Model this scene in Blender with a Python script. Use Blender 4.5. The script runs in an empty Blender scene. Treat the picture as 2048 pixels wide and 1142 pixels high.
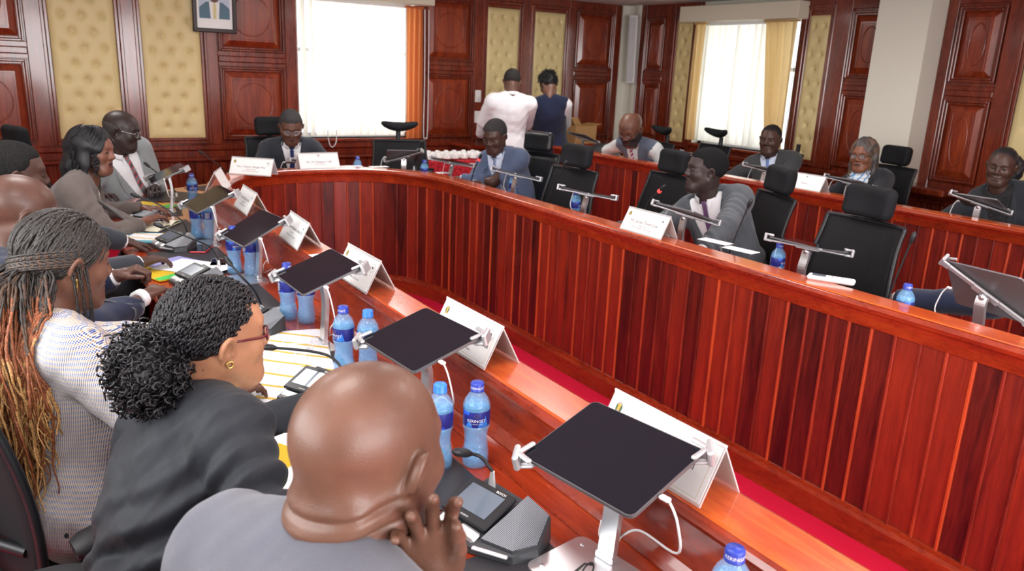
import bpy, bmesh, math, random
import numpy as np
from mathutils import Vector, Matrix, Euler
from mathutils.bvhtree import BVHTree

SC = bpy.context.scene
COL = SC.collection
PI = math.pi
rad = math.radians

# ------------------------------------------------------------------ camera
W_, H_, FPX, CAMH = 2048, 1142, 1560.0, 1.65
TILT, ROLL, YAW = rad(15.5), rad(2.5), rad(33.2)
def cam_axes():
    c, s = math.cos(TILT), math.sin(TILT)
    r, d, f = np.array([1, 0, 0.]), np.array([0, -s, -c]), np.array([0, c, -s])
    cr, sr = math.cos(ROLL), math.sin(ROLL)
    x = cr*r - sr*d; y = sr*r + cr*d
    cy, sy = math.cos(YAW), math.sin(YAW)
    rt = lambda v: np.array([v[0]*cy + v[1]*sy, -v[0]*sy + v[1]*cy, v[2]])
    return rt(x), rt(y), rt(f)
AX, AY, AZ = cam_axes()
cam = bpy.data.cameras.new('camera'); camo = bpy.data.objects.new('camera', cam); COL.objects.link(camo)
camo.matrix_world = Matrix(((AX[0], -AY[0], -AZ[0], 0), (AX[1], -AY[1], -AZ[1], 0), (AX[2], -AY[2], -AZ[2], CAMH), (0, 0, 0, 1)))
cam.sensor_width = 36; cam.lens = FPX/W_*36; cam.clip_start = .02; cam.clip_end = 200
cam.dof.use_dof = True; cam.dof.focus_distance = 2.1; cam.dof.aperture_fstop = 6.3
SC.camera = camo

# ------------------------------------------------------------------ light and exposure
SC.view_settings.view_transform = 'Standard'; SC.view_settings.look = 'None'
SC.view_settings.gamma = 1; SC.view_settings.use_curve_mapping = False
SC.view_settings.exposure = 0.0
SC.cycles.use_denoising = True
SC.cycles.max_bounces = 7; SC.cycles.diffuse_bounces = 3; SC.cycles.glossy_bounces = 3
SC.cycles.transmission_bounces = 6; SC.cycles.transparent_max_bounces = 12
SC.cycles.caustics_reflective = False; SC.cycles.caustics_refractive = False
SC.cycles.sample_clamp_indirect = 6
wd = bpy.data.worlds.new('world'); SC.world = wd; wd.use_nodes = True
bg = wd.node_tree.nodes['Background']; bg.inputs[0].default_value = (.93, .97, 1, 1); bg.inputs[1].default_value = 4.2
LIGHT_W = 1.0
def area(name, loc, rot, sx, sy, power, col=(1, 1, 1)):
    l = bpy.data.lights.new(name, 'AREA'); l.shape = 'RECTANGLE'; l.size = sx; l.size_y = sy
    l.energy = power*LIGHT_W; l.color = col
    o = bpy.data.objects.new(name, l); COL.objects.link(o); o.location = loc; o.rotation_euler = rot
    return o
# added area lamps standing in for daylight from unseen windows behind and left
area('daylight_fill', (1.6, -2.38, 1.55), (rad(90), 0, 0), 3.4, 1.5, 210, (.95, .98, 1))
area('daylight_fill_left', (-1.28, 1.6, 1.75), (rad(90), 0, rad(-90)), 3.0, 1.1, 90, (.95, .98, 1))

def srgb(r, g, b):
    f = lambda c: (c/255/12.92 if c <= 10 else ((c/255+.055)/1.055)**2.4)
    return (f(r), f(g), f(b))

# ------------------------------------------------------------------ pixel helper for reading positions (returns plain room coordinates)
def ray(px, py): return AZ + AX*(px-1024)/FPX + AY*(py-571)/FPX
def on_x(px, py, x):
    d = ray(px, py); return np.array([0, 0, CAMH]) + d*(x/d[0])
def on_z(px, py, z):
    d = ray(px, py); t = (z-CAMH)/d[2]; return np.array([0, 0, CAMH]) + d*t

# ------------------------------------------------------------------ tags
def tag(o, label=None, cat=None, group=None, kind=None):
    if label: o['label'] = label
    if cat: o['category'] = cat
    if group: o['group'] = group
    if kind: o['kind'] = kind
    return o
def thing(name, label, cat, loc=(0, 0, 0), rz=0, group=None, rot=None):
    o = bpy.data.objects.new(name, None); COL.objects.link(o); o.empty_display_size = .1
    o.location = loc; o.rotation_euler = rot or (0, 0, rz)
    return tag(o, label, cat, group)
def dup(root, loc, rz, label, group=None, rot=None):
    r = root.copy(); COL.objects.link(r); r.location = loc; r.rotation_euler = rot or (0, 0, rz)
    r['label'] = label
    if group: r['group'] = group
    for ch in list(root.children):
        c = ch.copy(); COL.objects.link(c); c.parent = r
        for g in list(ch.children):
            d = g.copy(); COL.objects.link(d); d.parent = c
    return r

# ------------------------------------------------------------------ mesh collecting
class MB:
    def __init__(s): s.v = []; s.f = []; s.m = []; s.sm = []
    def add(s, v, f, m=0, smooth=False):
        b = len(s.v); s.v += [tuple(map(float, p)) for p in v]
        s.f += [tuple(b+i for i in q) for q in f]; s.m += [m]*len(f); s.sm += [smooth]*len(f); return s
    def box(s, c, d, R=None, m=0, bev=0.0):
        x, y, z = d[0]/2, d[1]/2, d[2]/2
        if bev > 0:
            b = min(bev, x*.9, y*.9, z*.9); P = []; idx = {}
            for sx in (-1, 1):
                for sy in (-1, 1):
                    for sz in (-1, 1):
                        for k, q in enumerate(((x, y-b, z-b), (x-b, y, z-b), (x-b, y-b, z))):
                            idx[sx, sy, sz, k] = len(P); P.append((sx*q[0], sy*q[1], sz*q[2]))
            F = []
            I = idx
            for sx in (-1, 1): F.append([I[sx, -1, -1, 0], I[sx, 1, -1, 0], I[sx, 1, 1, 0], I[sx, -1, 1, 0]][::sx])
            for sy in (-1, 1): F.append([I[-1, sy, -1, 1], I[-1, sy, 1, 1], I[1, sy, 1, 1], I[1, sy, -1, 1]][::sy])
            for sz in (-1, 1): F.append([I[-1, -1, sz, 2], I[1, -1, sz, 2], I[1, 1, sz, 2], I[-1, 1, sz, 2]][::sz])
            for a in (-1, 1):
                for c2 in (-1, 1):
                    F.append([I[-1, a, c2, 1], I[1, a, c2, 1], I[1, a, c2, 2], I[-1, a, c2, 2]][::(a*c2)])
                    F.append([I[a, -1, c2, 0], I[a, -1, c2, 2], I[a, 1, c2, 2], I[a, 1, c2, 0]][::-(a*c2)] if False else [I[a, -1, c2, 0], I[a, 1, c2, 0], I[a, 1, c2, 2], I[a, -1, c2, 2]][::(a*c2)])
                    F.append([I[a, c2, -1, 0], I[a, c2, 1, 0], I[a, c2, 1, 1], I[a, c2, -1, 1]][::-(a*c2)])
            for sx in (-1, 1):
                for sy in (-1, 1):
                    for sz in (-1, 1): F.append([I[sx, sy, sz, 0], I[sx, sy, sz, 1], I[sx, sy, sz, 2]][::(sx*sy*sz)])
        else:
            P = [(a*x, b_*y, c_*z) for a in (-1, 1) for b_ in (-1, 1) for c_ in (-1, 1)]
            F = [(0, 1, 3, 2), (4, 6, 7, 5), (0, 4, 5, 1), (2, 3, 7, 6), (0, 2, 6, 4), (1, 5, 7, 3)]
        P = np.array(P)
        if R is not None: P = P @ np.array(R).T
        return s.add(P + np.array(c), F, m)
    def tube(s, pts, r, n=8, m=0, cap=True, flat=None):
        pts = np.array(pts, float); N = len(pts)
        rr = np.full(N, r) if np.isscalar(r) else np.array(r)
        T = np.gradient(pts, axis=0); T /= np.linalg.norm(T, axis=1)[:, None] + 1e-12
        up = np.array([0, 0, 1.]) if abs(T[0][2]) < .9 else np.array([1., 0, 0])
        a = np.cross(T[0], up); a /= np.linalg.norm(a); V = []
        for i in range(N):
            a = a - T[i]*(a@T[i]); a /= np.linalg.norm(a) + 1e-12; b = np.cross(T[i], a)
            for k in range(n):
                t = 2*PI*k/n; V.append(pts[i] + rr[i]*(a*math.cos(t)*(flat or 1) + b*math.sin(t)))
        F = [(i*n+k, i*n+(k+1) % n, (i+1)*n+(k+1) % n, (i+1)*n+k) for i in range(N-1) for k in range(n)]
        s.add(V, F, m, True)
        if cap: s.add(V[:n], [tuple(range(n))[::-1]], m); s.add(V[-n:], [tuple(range(n))], m)
        return s
    def lathe(s, prof, n=24, c=(0, 0, 0), m=0, smooth=True, wob=None):
        V = []
        for j, (r, z) in enumerate(prof):
            for k in range(n):
                t = 2*PI*k/n; q = r*(1+(wob(t, z) if wob else 0)); V.append((c[0]+q*math.cos(t), c[1]+q*math.sin(t), c[2]+z))
        F = [(j*n+k, j*n+(k+1) % n, (j+1)*n+(k+1) % n, (j+1)*n+k) for j in range(len(prof)-1) for k in range(n)]
        return s.add(V, F, m, smooth)
    def prism(s, poly, z0, z1, m=0, R=None, c=(0, 0, 0), smooth=False):
        n = len(poly); V = [(x, y, z0) for x, y in poly] + [(x, y, z1) for x, y in poly]
        F = [tuple(range(n))[::-1], tuple(range(n, 2*n))] + [(k, (k+1) % n, n+(k+1) % n, n+k) for k in range(n)]
        V = np.array(V)
        if R is not None: V = V @ np.array(R).T
        return s.add(V + np.array(c), F, m)
    def build(s, name, mat, parent=None, loc=None, rot=None):
        me = bpy.data.meshes.new(name); me.from_pydata(s.v, [], s.f)
        for q in (mat if isinstance(mat, (list, tuple)) else [mat]): me.materials.append(q)
        me.polygons.foreach_set('material_index', s.m); me.polygons.foreach_set('use_smooth', s.sm); me.update()
        o = bpy.data.objects.new(name, me); COL.objects.link(o)
        if parent: o.parent = parent
        if loc is not None: o.location = loc
        if rot is not None: o.rotation_euler = rot
        return o
def rrect(w, h, r, n=4):
    P = []
    for cx, cy, a0 in ((w/2-r, h/2-r, 0), (-w/2+r, h/2-r, 90), (-w/2+r, -h/2+r, 180), (w/2-r, -h/2+r, 270)):
        for k in range(n+1):
            t = rad(a0+90*k/n); P.append((cx+r*math.cos(t), cy+r*math.sin(t)))
    return P
def Rx(a): c, s = math.cos(a), math.sin(a); return np.array([[1, 0, 0], [0, c, -s], [0, s, c]])
def Ry(a): c, s = math.cos(a), math.sin(a); return np.array([[c, 0, s], [0, 1, 0], [-s, 0, c]])
def Rz(a): c, s = math.cos(a), math.sin(a); return np.array([[c, -s, 0], [s, c, 0], [0, 0, 1]])
def spline(P, n=8):
    P = np.array(P, float); Q = np.vstack([2*P[0]-P[1], P, 2*P[-1]-P[-2]]); out = []
    for i in range(1, len(Q)-2):
        for k in range(n):
            t = k/n; a, b, c, d = Q[i-1], Q[i], Q[i+1], Q[i+2]
            out.append(.5*((2*b)+(c-a)*t+(2*a-5*b+4*c-d)*t*t+(-a+3*b-3*c+d)*t**3))
    out.append(P[-1]); return np.array(out)
_tc = {}
def text_geo(txt, size, align='CENTER'):
    key = (txt, align)
    if key not in _tc:
        cu = bpy.data.curves.new('t', 'FONT'); cu.body = txt; cu.size = 1; cu.align_x = align; cu.resolution_u = 2
        o = bpy.data.objects.new('t', cu); COL.objects.link(o)
        dg = bpy.context.evaluated_depsgraph_get(); me = bpy.data.meshes.new_from_object(o.evaluated_get(dg))
        _tc[key] = ([tuple(v.co) for v in me.vertices], [tuple(p.vertices) for p in me.polygons])
        bpy.data.objects.remove(o); bpy.data.curves.remove(cu); bpy.data.meshes.remove(me)
    V, F = _tc[key]
    return np.array(V).reshape(-1, 3)*size, F

# ------------------------------------------------------------------ materials
def mat(name, col=(.8, .8, .8), rough=.5, metal=0, spec=.5, coat=0, trans=0, ior=1.45, alpha=1, emit=None, es=0, sheen=0, sss=0):
    m = bpy.data.materials.new(name); m.use_nodes = True; b = m.node_tree.nodes['Principled BSDF']
    def S(k, v):
        if k in b.inputs: b.inputs[k].default_value = v
    S('Base Color', (*col, 1)); S('Roughness', rough); S('Metallic', metal); S('Specular IOR Level', spec); S('Coat Weight', coat); S('Coat Roughness', .12)
    S('Transmission Weight', trans); S('IOR', ior); S('Alpha', alpha)
    if emit: S('Emission Color', (*emit, 1)); S('Emission Strength', es)
    if sheen: S('Sheen Weight', sheen)
    if sss: S('Subsurface Weight', sss); S('Subsurface Radius', (.012, .004, .002))
    return m
class NT:
    def __init__(s, m): s.t = m.node_tree; s.b = s.t.nodes['Principled BSDF']
    def n(s, typ, ins={}, **kw):
        q = s.t.nodes.new('ShaderNode'+typ)
        for k, v in kw.items(): setattr(q, k, v)
        for k, v in ins.items(): s.l(v, q.inputs[k])
        return q
    def l(s, v, inp):
        if isinstance(v, bpy.types.Node): s.t.links.new(v.outputs[0], inp)
        elif isinstance(v, bpy.types.NodeSocket): s.t.links.new(v, inp)
        else: inp.default_value = v
    def ramp(s, fac, stops, interp='LINEAR'):
        q = s.n('ValToRGB'); q.color_ramp.interpolation = interp; e = q.color_ramp.elements
        while len(e) < len(stops): e.new(.5)
        for i, (p, c) in enumerate(stops): e[i].position = p; e[i].color = (*c, 1) if len(c) == 3 else c
        s.l(fac, q.inputs[0]); return q
    def bump(s, h, strength=.3, dist=.002):
        q = s.n('Bump', {'Height': h}); q.inputs['Strength'].default_value = strength; q.inputs['Distance'].default_value = dist
        s.t.links.new(q.outputs[0], s.b.inputs['Normal']); return q
    def co(s, scale=(1, 1, 1), kind='Object'):
        t = s.n('TexCoord'); mp = s.n('Mapping', {'Scale': scale}); s.t.links.new(t.outputs[kind], mp.inputs[0]); return mp

def wood(name, dark, mid, light, grain=(14, 14, 1.2), rough=.28, coat=.6, island=0.0, bump=.12):
    m = mat(name, mid, rough, coat=coat); N = NT(m)
    c = N.co(grain)
    big = N.n('TexNoise', {'Vector': c, 'Scale': 1.6, 'Detail': 5.0, 'Roughness': .6, 'Distortion': 1.2})
    fine = N.n('TexNoise', {'Vector': N.co(tuple(g*7 for g in grain)), 'Scale': 2.0, 'Detail': 3.0})
    a = N.n('Math', {0: big, 1: .75}, operation='MULTIPLY'); b = N.n('Math', {0: fine, 1: .25}, operation='MULTIPLY')
    f = N.n('Math', {0: a, 1: b}, operation='ADD')
    if island:
        g = N.n('NewGeometry'); r = g.outputs['Random Per Island']
        d = N.n('Math', {0: r, 1: .5}, operation='SUBTRACT'); d = N.n('Math', {0: d, 1: island}, operation='MULTIPLY'); f = N.n('Math', {0: f, 1: d}, operation='ADD')
    rp = N.ramp(f, [(.22, dark), (.5, mid), (.8, light)]); N.l(rp, N.b.inputs['Base Color'])
    rr = N.n('MapRange', {0: fine, 3: rough*.8, 4: rough*1.4}); N.l(rr, N.b.inputs['Roughness'])
    N.bump(f, bump, .0015); return m
def fabric(name, col, rough=.85, scale=900, var=.15, bump=.25, col2=None, sheen=.2):
    m = mat(name, col, rough, spec=.25, sheen=sheen); N = NT(m)
    n1 = N.n('TexNoise', {'Vector': N.co((1, 1, 1)), 'Scale': scale, 'Detail': 1.0})
    n2 = N.n('TexNoise', {'Vector': N.co((1, 1, 1)), 'Scale': 9.0, 'Detail': 3.0})
    s = N.n('Math', {0: n1, 1: .6}, operation='MULTIPLY'); s2 = N.n('Math', {0: n2, 1: .4}, operation='MULTIPLY'); s = N.n('Math', {0: s, 1: s2}, operation='ADD')
    hi = col2 or tuple(min(1, c*(1+var)+.004) for c in col)
    rp = N.ramp(s, [(.35, tuple(c*(1-var) for c in col)), (.65, hi)]); N.l(rp, N.b.inputs['Base Color'])
    N.bump(n1, bump, .0006); return m

M = {}
M['plank'] = wood('plank_wood', srgb(46, 12, 12), srgb(106, 30, 22), srgb(150, 46, 26), (9, 9, .9), .32, .5, island=.42)
M['bead'] = wood('bead_wood', srgb(80, 20, 14), srgb(136, 42, 26), srgb(186, 72, 34), (9, 9, .9), .32, .4, island=.5)
M['rail'] = wood('rail_wood', srgb(84, 20, 10), srgb(140, 44, 18), srgb(176, 66, 26), (5, 2.2, 9), .26, .7)
M['top'] = wood('desktop_wood', srgb(92, 26, 14), srgb(160, 54, 24), srgb(200, 84, 36), (9, 1.2, 9), .22, .8)
M['rimtop'] = wood('rim_cap_wood', srgb(150, 48, 16), srgb(196, 80, 30), srgb(226, 116, 40), (9, 1.2, 9), .2, .9)
M['wall'] = wood('wall_wood', srgb(54, 17, 10), srgb(108, 38, 20), srgb(154, 66, 32), (7, 7, .8), .26, .7)
M['wall2'] = wood('wall_panel_wood', srgb(64, 19, 10), srgb(128, 46, 21), srgb(172, 80, 35), (8, 8, .9), .28, .6)
M['silver'] = mat('silver_aluminium', (.72, .73, .75), .3, .9)
M['silverpaint'] = mat('silver_paint', (.50, .51, .53), .38, .6)
M['black'] = mat('black_plastic', (.009, .010, .012), .4)
M['blackrub'] = mat('black_rubber', (.02, .021, .023), .6)
M['screen'] = mat('tablet_glass', (.006, .007, .012), .07, spec=.32)
M['tabletback'] = mat('tablet_back_grey', (.17, .17, .18), .38, .6)
M['white'] = mat('white_plastic', (.8, .8, .79), .4)
M['cable'] = mat('white_cable', (.75, .75, .75), .5)
M['card'] = mat('white_card', (.86, .87, .86), .55)
M['ink'] = mat('black_ink', (.03, .03, .035), .6)
M['gold'] = mat('gold_metal', (.7, .48, .14), .3, .9)
M['paper'] = mat('white_paper', (.85, .86, .88), .7)
M['cream'] = mat('cream_paint', srgb(222, 219, 205), .75)
# ------------------------------------------------------------------ the room
YB, XR, ZC = 7.72, 6.60, 2.44          # back wall, right wall, ceiling height
XL, YF = -1.35, -2.5
def struct(o): o['kind'] = 'structure'; return o
cp = mat('red_carpet', srgb(170, 16, 44), .95, spec=.1); N = NT(cp)
nn = N.n('TexNoise', {'Vector': N.co(), 'Scale': 500.0, 'Detail': 2.0}); n2 = N.n('TexNoise', {'Vector': N.co(), 'Scale': 3.0, 'Detail': 3.0})
mx = N.n('Math', {0: nn, 1: n2}, operation='ADD')
N.l(N.ramp(mx, [(.3, srgb(150, 10, 36)), (.75, srgb(196, 24, 56))]), N.b.inputs['Base Color']); N.bump(nn, .5, .003)
struct(MB().box((2.6, 2.6, -.05), (8.3, 10.6, .1)).build('floor', cp))
cm = mat('ceiling_paint', srgb(226, 222, 222), .8)
struct(MB().box((2.6, 2.6, ZC+.05), (8.3, 10.6, .1)).build('ceiling', cm))
cw = mat('beige_paint', srgb(214, 210, 196), .8); N = NT(cw)
N.bump(N.n('TexNoise', {'Vector': N.co(), 'Scale': 60.0, 'Detail': 3.0}), .08, .002)

def pm(u0, u1, z0, z1):               # sample on a wall plane
    return (u0+u1)/2, (z0+z1)/2, abs(u1-u0), abs(z1-z0)
# back wall at y=YB: u = x ; right wall at x=XR: u = y (larger = further)
def onwall(side):
    if side == 'B': return lambda u, z, d: (u, YB-d, z)
    return lambda u, z, d: (XR-d, u, z)
def wbox(mb, side, u0, u1, z0, z1, d0, d1, bev=.004, m=0):
    f = onwall(side); a = np.array(f(u0, z0, d0)); b = np.array(f(u1, z1, d1))
    return mb.box((a+b)/2, np.abs(b-a), bev=bev, m=m)
WIN_B = (2.46, 3.70, .90, 2.27); WIN_C = (5.18, 6.48, .93, 2.27)
def wall_with_window(name, side, u0, u1, win):
    mb = MB(); a, b, c, d = win
    for q in ((u0, a, 0, ZC), (b, u1, 0, ZC), (a, b, 0, c), (a, b, d, ZC)): wbox(mb, side, *q, -.22, 0, 0)
    return struct(mb.build(name, cw))
wall_with_window('wall_back', 'B', XL-.2, XR+.2, WIN_B)
wall_with_window('wall_right', 'C', YF, YB, WIN_C)
struct(MB().box((XL-.08, 2.6, ZC/2), (.16, 10.5, ZC)).build('wall_left', cw))
struct(MB().box((2.6, YF-.08, ZC/2), (8.2, .16, ZC)).build('wall_front', cw))

# wooden lining: stiles, rails, raised panels with carved oval
def molding(mb, side, u0, u1, z0, z1, w=.035, d0=.03, d1=.055):
    for k, (ww, dd) in enumerate(((0, d1), (w*.55, d1-.012))):
        x0, x1, y0, y1 = u0+ww, u1-ww, z0+ww, z1-ww; t = w*.55
        for q in ((x0, x0+t, y0, y1), (x1-t, x1, y0, y1), (x0+t, x1-t, y0, y0+t), (x0+t, x1-t, y1-t, y1)): wbox(mb, side, *q, d0, dd, .005)
def raised_panel(name, side, u0, u1, z0, z1):
    f = onwall(side); mb = MB(); molding(mb, side, u0, u1, z0, z1)
    mb.build
    i = .04; a0, a1, b0, b1 = u0+i, u1-i, z0+i, z1-i; s = min(.055, (a1-a0)*.16)
    V = [f(a0, b0, .022), f(a1, b0, .022), f(a1, b1, .022), f(a0, b1, .022), f(a0+s, b0+s, .05), f(a1-s, b0+s, .05), f(a1-s, b1-s, .05), f(a0+s, b1-s, .05)]
    F = [(0, 1, 5, 4), (1, 2, 6, 5), (2, 3, 7, 6), (3, 0, 4, 7), (4, 5, 6, 7)]
    if side == 'C': F = [q[::-1] for q in F]
    mb.add(V, F, 1)
    # inner thin frame and oval bead
    c0, c1, e0, e1 = a0+s, a1-s, b0+s, b1-s
    t = .007
    for q in ((c0+.012, c0+.012+t, e0+.014, e1-.014), (c1-.012-t, c1-.012, e0+.014, e1-.014), (c0+.02, c1-.02, e0+.014, e0+.014+t), (c0+.02, c1-.02, e1-.014-t, e1-.014)): wbox(mb, side, *q, .05, .056, .001, m=1)
    cu, cz, ru, rz = (c0+c1)/2, (e0+e1)/2, (c1-c0)/2-.035, (e1-e0)/2-.045
    pts = [f(cu+ru*math.cos(t_), cz+rz*math.sin(t_), .052) for t_ in np.linspace(0, 2*PI, 49)]
    mb.tube(pts, .006, 6, m=1)
    return struct(mb.build(name, [M['wall'], M['wall2']]))
gm = mat('gold_leatherette', srgb(214, 195, 142), .42, spec=.4); N = NT(gm)
N.bump(N.n('TexNoise', {'Vector': N.co(), 'Scale': 300.0, 'Detail': 2.0}), .15, .001)
TI = 0
def tufted(side, u0, u1, z0, z1, label, cols=3, off=.0):
    f = onwall(side); rt = thing('tufted_panel', label, 'wall panel', f((u0+u1)/2, z0, .0))
    nu = max(24, int((u1-u0)/.011)); nz = int((z1-z0)/.014)
    U = np.linspace(u0, u1, nu); Z = np.linspace(z0, z1, nz); UU, ZZ = np.meshgrid(U, Z)
    e = np.minimum(np.minimum(UU-u0, u1-UU), np.minimum(ZZ-z0, z1-ZZ)); D = .018+.03*np.sqrt(np.clip(e/.05, 0, 1))
    st = .155; k = 0; z = z1-.10; but = []
    while z > z0+.04:
        n = cols if k % 2 == 0 else cols-1
        sp = (u1-u0)/(cols+.25)
        for j in range(n): but.append(((u0+u1)/2+(j-(n-1)/2)*sp, z))
        z -= st*.84; k += 1
    for bu, bz in but:
        r = np.hypot(UU-bu, ZZ-bz); D -= .022*np.exp(-(r/.022)**2) + .008*np.exp(-(r/.05)**2)
        D -= .004*np.exp(-((UU-bu)**2)/(.004**2))*np.exp(-((np.abs(ZZ-bz)-.02)/.03)**2)
    V = [f(a, b, c) for a, b, c in zip(UU.ravel(), ZZ.ravel(), D.ravel())]
    V = np.array(V)-np.array(rt.location)
    F = [(i*nu+j, i*nu+j+1, (i+1)*nu+j+1, (i+1)*nu+j) for i in range(nz-1) for j in range(nu-1)]
    if side == 'C': F = [q[::-1] for q in F]
    MB().add(V, F, 0, True).build('padding', gm, rt)
    for bu, bz in but:
        b = MB()
        p = np.array(f(bu, bz, .028))-np.array(rt.location); R = Rx(PI/2) if side == 'B' else Ry(-PI/2)
        vv = [(0, 0, .005)]+[(.008*math.cos(t), .008*math.sin(t), 0) for t in np.linspace(0, 2*PI, 9)[:-1]]
        b.add(np.array(vv)@R.T+p, [(0, 1+i, 1+(i+1) % 8) for i in range(8)], 0, True)
        b.build('button', gm, rt)
    return rt
def stile(mb, side, u0, u1, z0=.0, z1=ZC, d=.03): wbox(mb, side, u0, u1, z0, z1, 0, d, .006)
ZT = 2.32
def lining(name, side, u0, u1, gap=None):
    mb = MB()
    segs = [(u0, u1)] if not gap else [(u0, gap[0]), (gap[1], u1)]
    for a, b in segs: wbox(mb, side, a, b, .0, ZC, 0, .022, .0)
    if gap: wbox(mb, side, gap[0], gap[1], 0, gap[2], 0, .022, .0)
    # chair rail and beadboard wainscot
    wbox(mb, side, u0, u1, .80, .855, .02, .05, .012); wbox(mb, side, u0, u1, .70, .735, .02, .06, .012); wbox(mb, side, u0, u1, .735, .80, .02, .035, .004)
    wbox(mb, side, u0, u1, .0, .10, .02, .045, .01)
    u = u0
    while u < u1-.02: wbox(mb, side, u+.004, min(u+.07, u1), .10, .70, .02, .032, .006); u += .074
    return struct(mb.build(name, M['wall']))
lining('trim_1', 'B', XL, 6.44, WIN_B)
lining('trim_2', 'C', YF, 7.45, WIN_C)
mb = MB()
for a, b in ((.235, .36), (.94, 1.05), (1.62, 1.72), (2.34, 2.45), (3.72, 3.80), (4.40, 4.52), (5.02, 5.14), (5.66, 5.76), (6.34, 6.44)): stile(mb, 'B', a, b, .855, ZC-.002, .049)
for a, b in ((-1.3, .235), (.3, 2.4), (3.75, 6.44)): wbox(mb, 'B', a, b, ZT+.04, ZC, .02, .045, .004)
for a, b in ((-.5, .24), (1.72, 2.34), (3.80, 4.40), (5.76, 6.34)):
    wbox(mb, 'B', a, b, 1.565, 1.70, .02, .04, .004); wbox(mb, 'B', a, b, 1.60, 1.66, .03, .052, .012)
struct(mb.build('trim_3', M['wall']))
mb = MB()
for a, b in ((7.36, 7.45), (6.88, 7.02), (6.49, 6.55), (5.11, 5.165), (4.62, 4.80), (3.66, 3.75), (3.14, 3.27)): stile(mb, 'C', a, b, .855, ZC-.002, .049)
for a, b in ((6.5, 7.45), (3.0, 5.16)): wbox(mb, 'C', a, b, ZT-.02, ZC, .02, .045, .004)
for a, b in ((7.02, 7.36), (4.2, 4.62), (3.27, 3.66)):
    wbox(mb, 'C', a, b, 1.555, 1.67, .02, .04, .004); wbox(mb, 'C', a, b, 1.585, 1.64, .03, .05, .012)
struct(mb.build('trim_4', M['wall']))
k = 5
for side, a, b in (('B', -.42, .225), ('B', 1.73, 2.33), ('B', 3.81, 4.39), ('B', 5.77, 6.33), ('C', 7.03, 7.35), ('C', 4.20, 4.61), ('C', 3.28, 3.65)):
    for z0, z1 in ((.90, 1.56), (1.70, 2.33 if side == 'B' else 2.28)):
        raised_panel('trim_%d' % k, side, a, b, z0, z1); k += 1
mb = MB()
for side, a, b in (('B', .36, .94), ('B', 1.05, 1.62), ('B', 4.52, 5.02), ('B', 5.14, 5.66), ('C', 6.55, 6.88), ('C', 4.80, 5.11), ('C', 2.4, 3.14)):
    molding(mb, side, a-.01, b+.01, .865, ZT+.03, .05)
struct(mb.build('trim_%d' % k, M['wall']))
for side, a, b, z0, lab, c in (('B', .40, .90, .90, 'gold buttoned leather wall panel above the woman in the taupe blazer', 3),
        ('B', 1.08, 1.585, .90, 'gold buttoned leather wall panel partly behind the framed portrait', 3),
        ('B', 4.55, 4.99, .90, 'gold buttoned wall panel behind the man in the white shirt', 3),
        ('B', 5.17, 5.62, .90, 'gold buttoned wall panel behind the woman in the navy waistcoat', 3),
        ('C', 6.58, 6.85, .90, 'narrow gold buttoned wall panel between the column loudspeaker and the right-hand window', 2),
        ('C', 4.83, 5.08, .90, 'narrow gold buttoned wall panel between the right-hand window and the white pillar', 2),
        ('C', 2.44, 3.10, .90, 'gold buttoned wall panel at the right edge of the photo', 3)):
    tufted(side, a, b, z0, ZT-.03 if side == 'B' else ZT-.06, lab, c)

# pillar and pale corner
struct(MB().box((XR-.14, 3.98, ZC/2), (.28, .46, ZC)).build('wall_pillar', M['cream']))
mb = MB(); mb.box((6.52, YB-.03, ZC/2), (.16, .06, ZC)); mb.box((XR-.03, 7.585, ZC/2), (.06, .27, ZC)); mb.box((XR-.075, 7.47, ZC/2), (.03, .05, ZC))
struct(mb.build('trim_%d' % (k+1), M['cream']))
mb = MB(); wbox(mb, 'C', 3.35, 3.76, .80, .86, .02, .34, .012); wbox(mb, 'C', 3.70, 4.24, .0, .80, .02, .30, .004); wbox(mb, 'C', 3.76, 4.2, .82, .86, .25, .34, .012)
struct(mb.build('trim_%d' % (k+2), M['wall']))

# windows
glass = mat('window_glass', (.9, .95, 1), .03, alpha=.08, spec=.5)
fr = mat('window_frame_paint', (.8, .8, .8), .5)
def window(name, side, win, nm):
    f = onwall(side); a, b, c, d = win; o = MB()
    for q in ((a, a+.05, c, d), (b-.05, b, c, d), (a, b, c, c+.05), (a, b, d-.05, d)): wbox(o, side, *q, -.16, -.10, .004)
    for t in nm: wbox(o, side, a+(b-a)*t-.02, a+(b-a)*t+.02, c, d, -.15, -.11, .004)
    wbox(o, side, a, b, c+(d-c)*.62-.02, c+(d-c)*.62+.02, -.15, -.11, .004)
    r = struct(o.build(name, fr))
    g = MB(); p0, p1 = np.array(f(a+.05, c+.05, -.132)), np.array(f(b-.05, d-.05, -.128)); g.box((p0+p1)/2, np.abs(p1-p0)); g.build('pane', glass, r)
    s = MB(); wbox(s, side, a-.02, b+.02, c-.03, c, -.2, .05, .006); s.build('window_sill', M['wall2'], r)
window('window_1', 'B', WIN_B, (.5,)); window('window_2', 'C', WIN_C, (.33, .66))

# the buildings seen faintly outside the right-hand window and the back window
bm_ = mat('outside_building_facade', (.8, .82, .85), .8); bw = mat('outside_building_windows', (.25, .32, .4), .4)
b = thing('office_building', 'pale multi-storey building seen faintly through the right-hand window', 'building', (16, 9, -4))
MB().box((2, 2, 5), (4, 14, 10)).build('wall', bm_, b)
for i in range(4):
    o = MB()
    for j in range(9): o.box((-.02, -4+j*1.4, 2.4+i*1.9), (.08, .8, 1.1))
    o.build('window_row', bw, b)

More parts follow.
